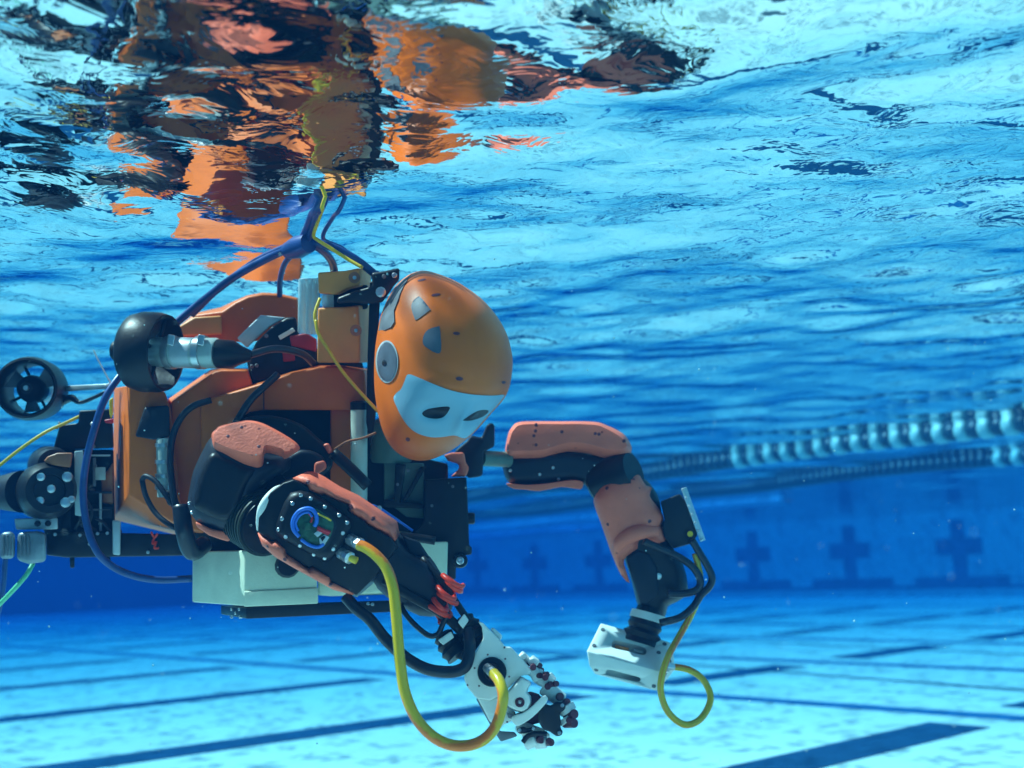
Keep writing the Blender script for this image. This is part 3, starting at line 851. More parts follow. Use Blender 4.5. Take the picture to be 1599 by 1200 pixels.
# ---- ballast box and rail below
bx = hull('ballast_box', [(382, 860, 2.16), (382, 947, 2.16), (300, 862, 2.34), (300, 941, 2.34), (496, 856, 2.16), (496, 942, 2.16), (470, 858, 2.34), (470, 936, 2.34)], M['pale'], robot, 0.003)
hull('box_lip', [(381, 924, 2.157), (497, 918, 2.157), (381, 948, 2.157), (497, 943, 2.157), (381, 924, 2.17), (497, 918, 2.17), (381, 948, 2.17), (497, 943, 2.17)], M['pale'], bx, 0.002)
hull('ballast_box', [(497, 852, 2.20), (700, 846, 2.20), (514, 932, 2.20), (698, 918, 2.20), (497, 930, 2.20), (497, 852, 2.30), (700, 846, 2.30), (697, 926, 2.30), (497, 928, 2.30)], M['pale'], robot, 0.004)
rl = hull('rail', [(345, 946, 2.36), (345, 960, 2.36), (385, 949, 2.17), (385, 967, 2.17), (614, 938, 2.22), (614, 956, 2.22), (580, 940, 2.40), (580, 955, 2.40)], M['black'], robot, 0.002)
for x, y in ((362, 952), (374, 952), (368, 958), (362, 964), (375, 964)):
    screw(rl, x, y, 2.21, 0.003, M['steel'], 0.003, 'rail_slot')
lathe('knob', P(448, 884, 2.15), P(450, 884, 2.12), [(0, 0.022), (0.7, 0.022), (1, 0.018)], M['black'], robot, 14)

# ---- central tubes and chest frame
lathe('white_tube', (561, 634, 2.20), (561, 800, 2.20), [(0, 0.0145), (0.02, 0.0155), (1, 0.0155)], M['pvc'], robot, 32)
lathe('tube_cap', (561, 626, 2.20), (561, 640, 2.20), [(0, 0.010), (0.2, 0.0165), (1, 0.0165)], M['black'], robot, 28)
lathe('tank', (612, 650, 2.30), (612, 722, 2.30), [(0, 0.02), (0.15, 0.040), (0.9, 0.042), (1, 0.038)], M['teal_tank'], robot, 32)
slab('tank_panel', Z6((0, 330), (250, 335), (250, 680), (140, 670), (0, 560)), 2.27, 0.03, M['teal_tank'], robot, 0.003)
for pts in (((70, 340), (140, 340), (100, 590), (60, 600)), ((225, 360), (270, 350), (150, 560), (110, 580)), ((0, 560), (250, 590), (250, 620), (0, 610))):
    slab('strut', Z6(*pts), 2.25, 0.02, M['black'], robot, 0.003)
ch = slab('chest_frame', Z6((255, 440), (515, 422), (522, 560), (528, 700), (532, 850), (550, 860), (548, 905), (500, 912), (452, 925), (448, 1060), (398, 1060), (395, 960), (360, 985), (300, 980), (220, 930), (265, 860), (190, 770), (250, 700)), 2.22, 0.10, M['black'], robot, 0.005)
lathe('knob', P(728, 810, 2.24), P(742, 810, 2.24), [(0, 0.011), (0.8, 0.011), (1, 0.009)], M['black'], ch, 16)
lathe('ring', P(717, 876, 2.235), P(720, 876, 2.205), [(0, 0.014), (0.8, 0.014), (1, 0.012)], M['black'], ch, 20)
screw(ch, 719, 876, 2.203, 0.0075, M['steel'], 0.005)
for x, y in ((85, 468), (150, 380), (300, 600), (430, 480)):
    screw(ch, *Z6((x, y))[0], 2.2, 0.003, M['grey'], 0.003)
# blue rim of a dark panel between the arm and the chest
slab('edge_panel', Z5((1210, 640), (1285, 650), (1500, 790), (1490, 812), (1380, 800), (1250, 720)), 2.15, 0.02, M['navy'], robot, 0.003)
tube('panel_edge', [(*p, 2.145) for p in Z5((1210, 630), (1285, 652), (1400, 728), (1500, 798))], 0.0024, M['wire_blue'], robot, 3, 8)
screw(robot, *Z5((1290, 656))[0], 2.14, 0.005, M['alu'], 0.003, 'bolt')
slab('tan_tab', Z5((1375, 760), (1440, 750), (1490, 800), (1380, 810)), 2.16, 0.01, M['tan'], robot, 0.002)
tube('strut_tube', [(*p, 2.14) for p in Z5((1380, 830), (1450, 835), (1550, 845), (1640, 860))], 0.008, M['black'], robot, 3)
tube('strut_tube', [(*p, 2.14) for p in Z5((1000, 310), (1100, 400), (1220, 520))], 0.011, M['black'], robot, 3)
tube('twine', [(*p, 2.15) for p in Z5((1010, 290), (1090, 240), (1180, 220), (1270, 185))], 0.0022, M['twine'], robot, 4, 6)

# ---- far shoulder
fs_ = slab('shoulder', Z6((440, 260), (520, 195), (540, 160), (610, 175), (640, 100), (665, 80), (692, 95), (690, 230), (625, 265), (615, 415), (530, 430), (500, 400)), 2.36, 0.07, M['navy'], robot, 0.008)
slab('foam_cover', Z6((372, 285), (420, 268), (500, 266), (512, 330), (532, 365), (512, 420), (415, 420), (470, 370), (468, 340), (400, 320)), 2.30, 0.05, M['salmon'], fs_, 0.008)
lathe('shoulder_link', (752, 716, 2.40), (795, 718, 2.44), [(0, 0.016), (1, 0.016)], M['teal_tank'], fs_, 20)

# ---- far arm
ua = pillow('upper_arm', Z8((64, 180), (140, 170), (300, 150), (440, 170), (545, 160), (548, 215), (500, 250), (430, 280), (390, 292), (360, 280), (300, 272), (150, 284), (92, 278), (66, 240)), 2.47, 0.035, M['navy'], robot, 0.02, smooth=3, back=0.05)
top_back = Z8((74, 178), (78, 105), (95, 66), (130, 45), (250, 44), (400, 45), (450, 58), (510, 88), (537, 122), (545, 152), (527, 180), (490, 190), (440, 185), (380, 166), (310, 160), (250, 174), (205, 186), (140, 187))
top_front = Z8((86, 150), (90, 105), (104, 74), (135, 56), (250, 54), (398, 56), (445, 70), (500, 100), (522, 124), (526, 136), (512, 146), (485, 150), (440, 145), (380, 128), (310, 124), (250, 140), (205, 152), (140, 154))
def dens(p, n=4): return [(q[0], q[1]) for q in catmull([(x, y, 0) for x, y in p], n, True)]
uc = prism('foam_cover', dens(top_front), dens(top_back), 2.395, 2.455, M['salmon'], ua, 0.010, gy=-0.25, seg=4)
slab('foam_cover', Z8((76, 276), (150, 282), (230, 276), (320, 264), (362, 272), (356, 297), (330, 296), (280, 290), (200, 305), (150, 300), (100, 296)), 2.43, 0.05, M['salmon'], ua, 0.006, smooth=3)
for x, y in ((90, 228), (200, 243), (250, 218), (270, 260)):
    screw(ua, *Z8((x, y))[0], 2.433, 0.0035, M['steel'], 0.003)
for x, y in ((186, 58), (184, 80), (178, 98), (186, 132), (283, 83), (408, 90), (422, 92), (515, 118)):
    screw(ua, *Z8((x, y))[0], 2.397, 0.0042, M['maroon'], 0.003, 'dimple', uc)
el = lathe('elbow', (930, 758, 2.47), (990, 735, 2.42), [(0, 0.036), (0.1, 0.046), (0.8, 0.046), (1, 0.038)], M['black'], robot, 28)
fa = pillow('forearm', Z8((410, 320), (440, 285), (520, 250), (590, 258), (630, 300), (650, 345), (665, 420), (700, 520), (735, 570), (757, 680), (712, 722), (680, 738), (664, 790), (600, 792), (572, 735), (552, 655), (520, 560)), 2.46, 0.03, M['black'], robot, 0.025, smooth=2, back=0.05)
fc = pillow('foam_cover', Z8((404, 330), (425, 288), (478, 252), (560, 238), (585, 264), (600, 286), (620, 294), (612, 322), (632, 352), (656, 384), (666, 412), (656, 436), (676, 482), (650, 500), (612, 496), (585, 480), (568, 500), (566, 522), (526, 550), (516, 580), (538, 650), (505, 620), (470, 540), (432, 430), (410, 372)), 2.43, 0.045, M['salmon'], fa, 0.045, smooth=2, back=0.02)
tube('foam_ridge', [(*p, 2.383 + dd_) for p, dd_ in zip(Z8((488, 545), (500, 500), (540, 470), (590, 458), (640, 455)), (0.03, 0.012, 0.004, 0.006, 0.02))], [0.008, 0.014, 0.016, 0.014, 0.010], M['salmon'], fa, 5, 12)
for x, y in ((452, 294), (549, 260), (518, 458), (612, 420), (455, 430)):
    screw(fa, *Z8((x, y))[0], 2.392, 0.0045, M['maroon'], 0.004, 'dimple', fc)
eb = slab('electronics_box', Z8((652, 345), (725, 315), (745, 340), (765, 390), (792, 470), (770, 502), (700, 522), (668, 480), (658, 440), (668, 412)), 2.41, 0.06, M['black'], fa, 0.004)
hull('clear_edge', [(*p, d_) for p in Z8((730, 297), (750, 290), (785, 385), (822, 488), (802, 497), (768, 395)) for d_ in (2.40, 2.45)], M['acrylic'], fa, 0.001)
for i in range(7):
    x, y = Z8((738 + i * 11.5, 300 + i * 31))[0]
    screw(fa, x, y, 2.4, 0.0032, M['alu'], 0.003)
screw(fa, *Z8((764, 466))[0], 2.4, 0.006, M['yellow'], 0.004, 'connector')
screw(fa, *Z8((645, 625))[0], 2.42, 0.007, M['steel'], 0.004)
slab('wrist_plate', Z8((522, 556), (568, 524), (610, 540), (640, 590), (650, 700), (600, 735), (575, 725), (552, 650)), 2.425, 0.03, M['navy'], fa, 0.006)
for pts, r_ in ((((590, 492), (650, 520), (720, 552), (775, 592), (802, 640), (790, 675), (740, 690), (680, 690)), 0.0075),
                (((770, 488), (795, 530), (828, 585), (846, 630), (835, 665), (805, 695), (775, 740), (725, 780), (650, 800)), 0.0075)):
    tube('arm_hose', [(*p, 2.39) for p in Z8(*pts)], r_, M['hose_black'], robot)
tube('yellow_hose', [(*p, d_) for p, d_ in zip(Z8((783, 540), (795, 590), (802, 640), (796, 700), (765, 775), (720, 855), (682, 925), (658, 1000), (655, 1065), (682, 1135), (738, 1180), (790, 1170), (828, 1125), (840, 1072), (812, 1012), (760, 976), (700, 964)),
     [2.40, 2.40, 2.40, 2.40, 2.40, 2.38, 2.34, 2.325, 2.325, 2.325, 2.33, 2.34, 2.36, 2.37, 2.38, 2.385, 2.39])], 0.0068, M['hose_yellow'], robot)
wr = lathe('wrist', P(*Z8((612, 745))[0], 2.45), P(*Z8((575, 880))[0], 2.43), [(0, 0.026), (0.25, 0.027), (0.3, 0.032), (0.42, 0.034), (0.5, 0.036), (0.62, 0.031), (0.72, 0.040), (0.85, 0.036), (1, 0.042)], M['black'], robot, 28)
lathe('white_band', P(*Z8((610, 762))[0], 2.449), P(*Z8((603, 790))[0], 2.446), [(0, 0.030), (0, 0.036), (1, 0.038), (1, 0.03)], M['white'], wr, 28, ring=True)
q8 = lambda x, y: Z8((x, y))[0]
hb = hull('hand', [(*q8(428, 800), 2.44), (*q8(375, 905), 2.365), (*q8(385, 960), 2.372), (*q8(405, 992), 2.40), (*q8(690, 872), 2.42), (*q8(648, 982), 2.335), (*q8(640, 1056), 2.37),
                       (*q8(705, 935), 2.42), (*q8(700, 985), 2.43), (*q8(445, 830), 2.52), (*q8(420, 950), 2.50), (*q8(680, 900), 2.51), (*q8(665, 1010), 2.48)], M['white'], robot, 0.004, 3)

def cut(o, cutter):
    """subtract cutter from o and drop the cutter"""
    m = o.modifiers.new('cut', 'BOOLEAN'); m.object = cutter; m.operation = 'DIFFERENCE'; m.solver = 'EXACT'
    bpy.context.view_layer.update()
    dg = bpy.context.evaluated_depsgraph_get()
    me = bpy.data.meshes.new_from_object(o.evaluated_get(dg))
    me.name = o.name
    o.modifiers.clear(); o.data = me
    bpy.data.objects.remove(cutter, do_unlink=True)

# slots in the far hand's housing
def slot_cut(pts, lo, hi):
    c = slab('slot_cutter', pts, lo, hi - lo, M['grey'], None, 0, smooth=3)
    cut(hb, c)
slot_cut([q8(*p) for p in ((470, 882), (480, 866), (530, 876), (590, 891), (600, 908), (588, 920), (530, 906), (476, 894))], 2.32, 2.425)
slot_cut([q8(*p) for p in ((448, 984), (460, 975), (520, 990), (570, 1003), (578, 1014), (560, 1020), (500, 1006), (452, 994))], 2.30, 2.395)
hull('slot_insert', [(*q8(482, 882), 2.412), (*q8(536, 894), 2.412), (*q8(534, 906), 2.412), (*q8(482, 894), 2.412), (*q8(482, 882), 2.424), (*q8(536, 894), 2.424), (*q8(534, 906), 2.424)], M['tan'], hb, 0.001)
hull('slot_insert', [(*q8(552, 897), 2.412), (*q8(590, 906), 2.412), (*q8(588, 917), 2.412), (*q8(552, 909), 2.412), (*q8(552, 897), 2.424), (*q8(590, 906), 2.424), (*q8(588, 917), 2.424)], M['white'], hb, 0.001)
for x, y, d_ in ((404, 886, 2.397), (646, 912, 2.40), (436, 826, 2.43), (668, 880, 2.42), (412, 975, 2.39), (628, 1036, 2.36)):
    screw(hb, *q8(x, y), d_, 0.0045, M['grey'], 0.006, 'bolt_hole')
lathe('hose_port', P(*q8(672, 962), 2.385), P(*q8(702, 966), 2.39), [(0, 0.013), (0.3, 0.013), (0.35, 0.009), (1, 0.008)], M['steel'], hb, 16)
slab('port_plate', [q8(668, 920), q8(688, 905), q8(695, 960), q8(665, 1010), q8(655, 1000)], 2.385, 0.02, M['black'], hb, 0.003)

# ---- near shoulder and upper arm
slab('shoulder', Z5((440, 95), (620, 78), (800, 130), (900, 210), (995, 300), (985, 420), (880, 465), (760, 445), (690, 350), (560, 330), (430, 180)), 2.16, 0.08, M['black'], robot, 0.012, smooth=3)
sh_ = slab('shoulder_bracket', Z5((690, 350), (800, 290), (900, 310), (960, 370), (890, 460), (800, 480), (700, 500), (640, 420)), 2.12, 0.05, M['navy'], robot, 0.008, smooth=2)
slab('foam_cover', Z5((938, 256), (975, 248), (1000, 300), (975, 320)), 2.13, 0.03, M['salmon'], sh_, 0.004)
slab('foam_cover', Z5((885, 370), (950, 355), (965, 405), (930, 430), (880, 462)), 2.11, 0.03, M['salmon'], sh_, 0.005)
nu = pillow('upper_arm', Z5((238, 215), (300, 190), (560, 320), (690, 345), (700, 420), (640, 470), (520, 600), (470, 690), (400, 790), (300, 806), (200, 770), (140, 730), (94, 640), (104, 540), (130, 420), (190, 290)), 2.07, 0.05, M['navy'], robot, 0.035, smooth=3, back=0.07)
pillow('arm_panel', Z5((245, 310), (330, 335), (440, 385), (520, 420), (470, 500), (430, 590), (395, 690), (340, 730), (280, 725), (190, 685), (130, 640), (150, 520), (190, 400)), 2.022, 0.007, M['black'], nu, 0.012, smooth=3, back=0.03)
cap_b = Z5((243, 190), (270, 162), (300, 140), (420, 114), (480, 107), (560, 124), (650, 168), (740, 222), (786, 262), (790, 292), (750, 322), (700, 350), (680, 334), (600, 312), (572, 322), (566, 380), (540, 402), (480, 396), (400, 368), (325, 330), (262, 298), (246, 240))
cap_f = Z5((256, 192), (278, 168), (304, 148), (420, 124), (478, 118), (550, 134), (640, 180), (725, 232), (765, 262), (764, 278), (735, 296), (700, 300), (680, 284), (600, 262), (572, 268), (560, 305), (536, 322), (480, 318), (400, 296), (325, 270), (272, 246), (256, 222))
nc = prism('foam_cover', dens(cap_f), dens(cap_b), 1.985, 2.045, M['salmon'], nu, 0.007, gy=-0.55, seg=4)
for x, y in ((345, 206), (538, 270), (430, 150)):
    screw(nu, *Z5((x, y))[0], 1.99, 0.0036, M['maroon'], 0.008, 'dimple', nc)
slab('foam_cover', Z5((140, 738), (250, 788), (382, 806), (352, 866), (300, 852), (225, 825), (152, 775)), 2.045, 0.06, M['salmon'], nu, 0.006)
for x, y in ((103, 625), (120, 683)):
    screw(nu, *Z5((x, y))[0], 2.06, 0.003, M['steel'], 0.004)
# ribbed elbow drum
ed = lathe('elbow', P(*Z5((470, 700))[0], 2.08), P(*Z5((600, 770))[0], 2.02), [(0, 0.040), (0.2, 0.050), (0.8, 0.052), (1, 0.048)], M['black'], robot, 36)
lathe('drum_cap', P(*Z5((640, 560))[0], 2.09), P(*Z5((600, 545))[0], 2.06), [(0, 0.03), (1, 0.035)], M['black'], ed, 24)
for k in range(7):
    t = 0.12 + k * 0.125
    c0, c1 = P(*Z5((470, 700))[0], 2.08), P(*Z5((600, 770))[0], 2.02)
    a = c0.lerp(c1, t); b = c0.lerp(c1, t + 0.05)
    lathe('rib', a, b, [(0, 0.050), (0, 0.0545), (1, 0.0545), (1, 0.050)], M['greenrib'], ed, 36, ring=True)

# ---- near forearm with the electronics pod
ffa = prism('forearm', Z5((538, 720), (560, 640), (610, 560), (690, 500), (755, 478), (835, 512), (860, 545), (935, 580), (948, 572), (1098, 642), (1090, 672), (1200, 742), (1215, 762), (1370, 850), (1400, 900), (1320, 1010), (1240, 1110), (1150, 1199), (990, 1112), (1000, 1080), (870, 1012), (850, 1030), (710, 940), (720, 900), (640, 852), (620, 862), (535, 805)),
            Z5((525, 720), (550, 630), (605, 545), (690, 488), (760, 460), (845, 495), (870, 530), (940, 562), (955, 560), (1110, 630), (1105, 655), (1210, 725), (1230, 745), (1390, 840), (1420, 900), (1340, 1025), (1255, 1125), (1150, 1215), (980, 1125), (990, 1095), (870, 1030), (850, 1045), (700, 950), (708, 910), (635, 868), (615, 875), (522, 812)),
            1.93, 2.02, M['black'], robot, 0.006, gx=-0.05)
tube('white_ring', [(*p, d_) for p, d_ in zip(Z5((688, 516), (640, 545), (590, 600), (555, 660), (538, 730), (534, 790)), (1.965, 1.95, 1.94, 1.938, 1.945, 1.96))], [0.003, 0.006, 0.007, 0.007, 0.005, 0.003], M['white'], ffa, 6, 12)
c_up = pillow('foam_cover', Z5((748, 468), (790, 449), (840, 452), (900, 482), (1000, 546), (1120, 602), (1250, 690), (1372, 772), (1390, 862), (1348, 832), (1215, 766), (1200, 744), (1093, 678), (1104, 644), (945, 571), (935, 584), (840, 545), (832, 514)), 1.945, 0.025, M['salmon'], ffa, 0.012, smooth=0, back=0.08)
c_lo = pillow('foam_cover', Z5((530, 812), (620, 864), (650, 858), (720, 908), (714, 944), (850, 1034), (870, 1018), (1000, 1088), (994, 1110), (1165, 1186), (1120, 1199), (1000, 1166), (760, 1032), (640, 962), (560, 892)), 1.945, 0.025, M['salmon'], ffa, 0.012, smooth=0, back=0.08)
for x, y in ((848, 485), (1252, 722), (1120, 640), (590, 898), (700, 975), (985, 1142)):
    screw(ffa, *Z5((x, y))[0], 1.924, 0.0038, M['maroon'], 0.006, 'dimple', c_up if y < 760 else c_lo)
pod_ = pillow('pod_lid', Z5((735, 560), (860, 560), (1000, 640), (1120, 730), (1110, 800), (1060, 900), (985, 985), (930, 985), (800, 915), (680, 850), (640, 800), (665, 700)), 1.925, 0.012, M['black'], ffa, 0.012, smooth=2, back=0.02)
slab('window_frame', Z5((800, 660), (880, 640), (960, 680), (1020, 740), (1000, 840), (940, 920), (880, 915), (790, 850), (740, 800), (745, 730)), 1.912, 0.003, M['navy'], pod_, 0.001, smooth=3)
slab('circuit_board', Z5((805, 672), (880, 655), (950, 692), (1005, 745), (985, 835), (935, 905), (885, 898), (800, 840), (757, 795), (760, 735)), 1.9108, 0.002, M['pcb'], pod_, 0.0005, smooth=3)
for pts, r_, mt in ((((790, 835), (755, 790), (752, 730), (790, 675), (850, 658), (890, 685), (900, 735), (885, 770)), 0.0034, 'wire_blue'),
                    (((800, 850), (850, 885), (905, 900), (945, 880)), 0.0028, 'wire_blue'),
                    (((785, 800), (768, 750), (795, 700), (845, 682), (872, 710)), 0.0022, 'wire_blue'),
                    (((850, 690), (872, 715), (862, 745)), 0.0018, 'wire_red'), (((905, 775), (945, 795), (985, 808)), 0.0026, 'wire_red'),
                    (((902, 790), (940, 806), (975, 820)), 0.0018, 'wire_red'),
                    (((905, 690), (950, 712), (990, 735)), 0.0014, 'yellow')):
    tube('wire', [(*p, 1.908) for p in Z5(*pts)], r_, M[mt], pod_, 5, 8)
for pts, mt in ((((880, 815), (910, 795), (935, 812), (905, 838)), 'alu'), (((915, 845), (950, 820), (978, 838), (945, 890), (918, 878)), 'alu'), (((820, 750), (860, 745), (862, 790), (825, 795)), 'pcb'), (((922, 842), (946, 828), (956, 836), (934, 866)), 'black')):
    slab('connector_block', Z5(*pts), 1.9075 if mt != 'black' else 1.9055, 0.003, M[mt], pod_, 0.0006)
for x, y in ((800, 575), (862, 597), (748, 627), (950, 648), (683, 723), (1040, 700), (1090, 747), (660, 790), (1063, 812), (706, 835), (795, 890), (1003, 912), (882, 945), (950, 968), (1035, 955)):
    screw(pod_, *Z5((x, y))[0], 1.915, 0.0034, M['steel'], 0.003)
for (x, y), (x2, y2) in (((1105, 850), (1180, 888)), ((1050, 935), (1110, 970))):
    a, b = P(*Z5((x, y))[0], 1.925), P(*Z5((x2, y2))[0], 1.905)
    lathe('cable_gland', a, b, [(0, 0.010), (0.45, 0.010), (0.45, 0.0075), (0.6, 0.0075), (0.6, 0.0105), (0.95, 0.0105), (1, 0.007)], M['steel'], pod_, 8)
lathe('cable_stub', P(*Z5((1105, 965))[0], 1.908), P(*Z5((1150, 985))[0], 1.905), [(0, 0.006), (1, 0.006)], M['yellow'], pod_, 12)
tube('yellow_hose', [(560, 851, 1.905), (572, 856, 1.90), (588, 868, 1.892), (604, 888, 1.885), (614, 918, 1.88), (619, 960, 1.875), (622, 1000, 1.87), (626, 1042, 1.865), (633, 1082, 1.86), (649, 1120, 1.855), (673, 1148, 1.85), (701, 1163, 1.85), (730, 1165, 1.85), (755, 1156, 1.85), (773, 1137, 1.85), (783, 1110, 1.85), (786, 1085, 1.85), (780, 1064, 1.865), (771, 1052, 1.885)], 0.0088, M['hose_yellow'], robot, 8, 16)
# wrist
q5 = lambda x, y: Z5((x, y))[0]; q7 = lambda x, y: Z7((x, y))[0]
wb = pillow('wrist_body', [(575, 880), (600, 850), (616, 838), (632, 856), (648, 868), (668, 878), (684, 902), (700, 930), (706, 952), (688, 962), (655, 962), (622, 944), (590, 920)], 1.985, 0.03, M['navy'], robot, 0.02, smooth=2, back=0.06)
slab('wrist_fin', [(628, 836), (655, 846), (672, 872), (640, 868)], 1.99, 0.04, M['navy'], wb, 0.004)
tube('wrist_rod', [(600, 905, 1.96), (640, 930, 1.955), (690, 958, 1.95), (720, 985, 1.945)], 0.0085, M['black'], robot, 4)
tube('wrist_rod', [(660, 872, 1.98), (688, 905, 1.965), (715, 945, 1.955), (735, 975, 1.95)], 0.006, M['black'], robot, 4)
for (p0, p1, rr) in (((470, 330), (560, 470), 0.024), ((350, 430), (450, 560), 0.023)):
    lathe('gaiter', P(*q7(*p0), 1.965), P(*q7(*p1), 1.95), [(0, rr * 0.55), (0.1, rr * 0.8), (0.25, rr * 0.7), (0.4, rr * 0.95), (0.55, rr * 0.8), (0.7, rr), (0.85, rr * 0.85), (1, rr * 0.9)], M['black'], robot, 24)
for pts in (((445, 355), (485, 305), (513, 345), (478, 398)), ((325, 465), (405, 412), (425, 448), (358, 496))):
    slab('white_band', Z7(*pts), 1.928, 0.015, M['white'], robot, 0.002)
slab('wrist_flange', Z7((500, 400), (560, 345), (590, 380), (605, 450), (560, 520), (525, 590), (500, 600), (440, 575), (390, 570), (366, 520), (420, 480)), 1.945, 0.03, M['black'], robot, 0.006)
tube('black_hose', [(540, 932, 1.95), (556, 950, 1.94), (578, 968, 1.93), (602, 998, 1.92), (632, 1026, 1.91), (666, 1045, 1.905), (702, 1050, 1.905), (724, 1044, 1.905), (732, 1028, 1.91), (734, 1005, 1.92), (732, 985, 1.94)], 0.0098, M['hose_black'], robot, 8, 14)
tube('black_hose', [(626, 945, 1.97), (634, 960, 1.955), (650, 978, 1.945), (670, 993, 1.94), (684, 991, 1.94), (692, 975, 1.94), (700, 960, 1.94)], 0.0045, M['hose_black'], robot, 6, 10)
for x, y in ((553, 943), (582, 944), (575, 943)):
    screw(robot, x, y, 1.94, 0.003, M['steel'], 0.003, 'bolt')
# red coil round the wrist rod
c0, c1 = Vector((712, 904)), Vector((682, 962))
pts = []
for i in range(6 * 14 + 1):
    t = i / (6 * 14); an = t * 6 * 2 * math.pi
    c = c0.lerp(c1, t + 0.05 * math.sin(t * 21)); ax = (c1 - c0).normalized(); nr = Vector((ax.y, -ax.x))
    r_ = 15 + 5 * math.sin(t * 17)
    q = c + nr * (math.cos(an) * r_) + ax * (math.sin(an + 1) * 5)
    pts.append(P(q.x, q.y, 1.95 - math.sin(an) * 0.018))
tube('red_coil', pts, 0.0042, M['red'], robot, 1, 10, smooth=False)

# ---- near hand
nh = slab('hand', Z7((568, 350), (600, 362), (640, 402), (700, 462), (735, 505), (765, 505), (830, 572), (890, 640), (882, 672), (832, 682), (740, 770), (700, 800), (640, 830), (560, 818), (502, 748), (482, 690), (530, 590), (560, 525), (600, 455), (590, 385)), 1.915, 0.05, M['white'], robot, 0.004)
slab('hand_lug', Z7((640, 398), (660, 388), (718, 438), (704, 468)), 1.93, 0.03, M['white'], nh, 0.004)
lathe('port_disc', P(*q7(654, 658), 1.917), P(*q7(652, 657), 1.906), [(0, 0.0235), (0.8, 0.0235), (1, 0.022)], M['black'], nh, 32)
lathe('port_boss', P(*q7(654, 658), 1.906), P(*q7(652, 656), 1.900), [(0, 0.014), (1, 0.012)], M['black'], nh, 24)
lathe('cable_gland', P(*q7(622, 630), 1.905), P(*q7(668, 672), 1.885), [(0, 0.008), (0.4, 0.008), (0.4, 0.006), (0.55, 0.006), (0.55, 0.0085), (1, 0.007)], M['steel'], nh, 8)
for x, y in ((715, 636), (583, 680), (660, 728), (690, 590)):
    screw(nh, *q7(x, y), 1.906, 0.0028, M['steel'], 0.002)
for x, y in ((627, 553), (548, 634), (575, 742), (757, 686), (733, 578), (728, 510), (505, 737), (745, 960), (690, 955)):
    screw(nh, *q7(x, y), 1.914, 0.0017, M['maroon'], 0.002, 'screw_hole')
# lower palm pieces
kp = prism('knuckle_plate', Z7((742, 790), (832, 692), (887, 722), (868, 752), (858, 780), (880, 800), (886, 840), (868, 878), (838, 898), (800, 888), (752, 862)), Z7((735, 785), (830, 680), (895, 722), (875, 755), (866, 782), (890, 800), (896, 842), (874, 884), (838, 908), (795, 896), (745, 868)), 1.90, 1.945, M['white'], nh, 0.003)
lathe('pivot', P(*q7(822, 842), 1.902), P(*q7(821, 841), 1.897), [(0, 0.0078), (0.9, 0.0078), (1, 0.0065), (1, 0.004), (0.3, 0.003), (0.3, 0)], M['maroon'], kp, 18)
screw(kp, *q7(822, 842), 1.899, 0.0026, M['steel'], 0.003)
slab('palm_web', Z7((560, 810), (640, 822), (700, 800), (745, 868), (800, 900), (780, 950), (700, 990), (640, 960), (600, 880)), 1.925, 0.04, M['white'], nh, 0.004)
slab('palm_core', Z7((870, 770), (935, 790), (985, 850), (960, 960), (870, 985), (800, 960), (820, 900)), 1.95, 0.05, M['maroon'], nh, 0.006)
slab('guard_plate', Z7((768, 930), (840, 905), (900, 860), (955, 805), (978, 800), (992, 828), (950, 880), (900, 930), (850, 965), (800, 985)), 1.90, 0.02, M['white'], nh, 0.004, smooth=2)
slab('finger_base', Z7((790, 985), (860, 960), (960, 1000), (1010, 1040), (980, 1090), (900, 1100), (850, 1090), (845, 1050), (800, 1020)), 1.945, 0.03, M['white'], nh, 0.005)
slab('grey_pad', Z7((555, 818), (588, 802), (620, 850), (655, 930), (700, 1015), (790, 1020), (808, 1046), (706, 1080), (640, 975)), 1.94, 0.03, M['grey'], nh, 0.003)
slab('grey_bar', Z7((742, 905), (790, 912), (850, 890), (830, 915), (780, 945), (750, 935)), 1.915, 0.02, M['grey'], nh, 0.002)
slab('motor_cover', Z7((938, 870), (965, 845), (1010, 862), (1035, 838), (1085, 838), (1100, 860), (1092, 890), (1062, 905), (1070, 960), (1066, 995), (1084, 1020), (1072, 1045), (1040, 1045), (1005, 1020), (960, 1005), (930, 950)), 1.91, 0.04, M['black'], nh, 0.004)
for x, y in ((1078, 860), (1060, 1025), (820, 1010), (905, 1000)):
    screw(nh, *q7(x, y), 1.909, 0.0032, M['steel'], 0.003)
slab('motor_lug', Z7((800, 1000), (840, 985), (870, 1000), (905, 985), (915, 1010), (850, 1030), (815, 1032)), 1.92, 0.02, M['black'], nh, 0.003)
def finger(segs, d, rw, name='finger'):
    root = None
    for k, ((x0, y0), (x1, y1)) in enumerate(segs):
        a, b = P(*q7(x0, y0), d), P(*q7(x1, y1), d - 0.003)
        o = lathe(name if root is None else 'knuckle', a, b, [(0, rw * 0.7), (0.08, rw), (0.9, rw * 0.96), (1, rw * 0.7)], M['white'], nh if root is None else root, 20)
        if root is None: root = o
        j = P(*q7(x1 + 6, y1 + 8), d - 0.006)
        ax = R3 @ Vector((0.6, 0.3, 1)).normalized()
        lathe('joint', j - ax * rw * 0.9, j + ax * rw * 0.9, [(0, rw * 0.5), (1, rw * 0.5)], M['maroon'], root, 14)
finger((((818, 552), (870, 598)), ((882, 578), (925, 612)), ((910, 600), (935, 640))), 1.955, 0.0085)
finger((((880, 640), (925, 672)), ((900, 700), (965, 665)), ((935, 700), (990, 725)), ((985, 680), (1022, 722))), 1.935, 0.0095)
finger((((960, 745), (1040, 800)), ((1000, 770), (1080, 835))), 1.955, 0.013)
finger((((1095, 860), (1120, 905)), ((1100, 930), (1118, 960))), 1.935, 0.0150)
finger((((850, 1090), (925, 1060)), ((910, 1080), (985, 1075))), 1.93, 0.012)
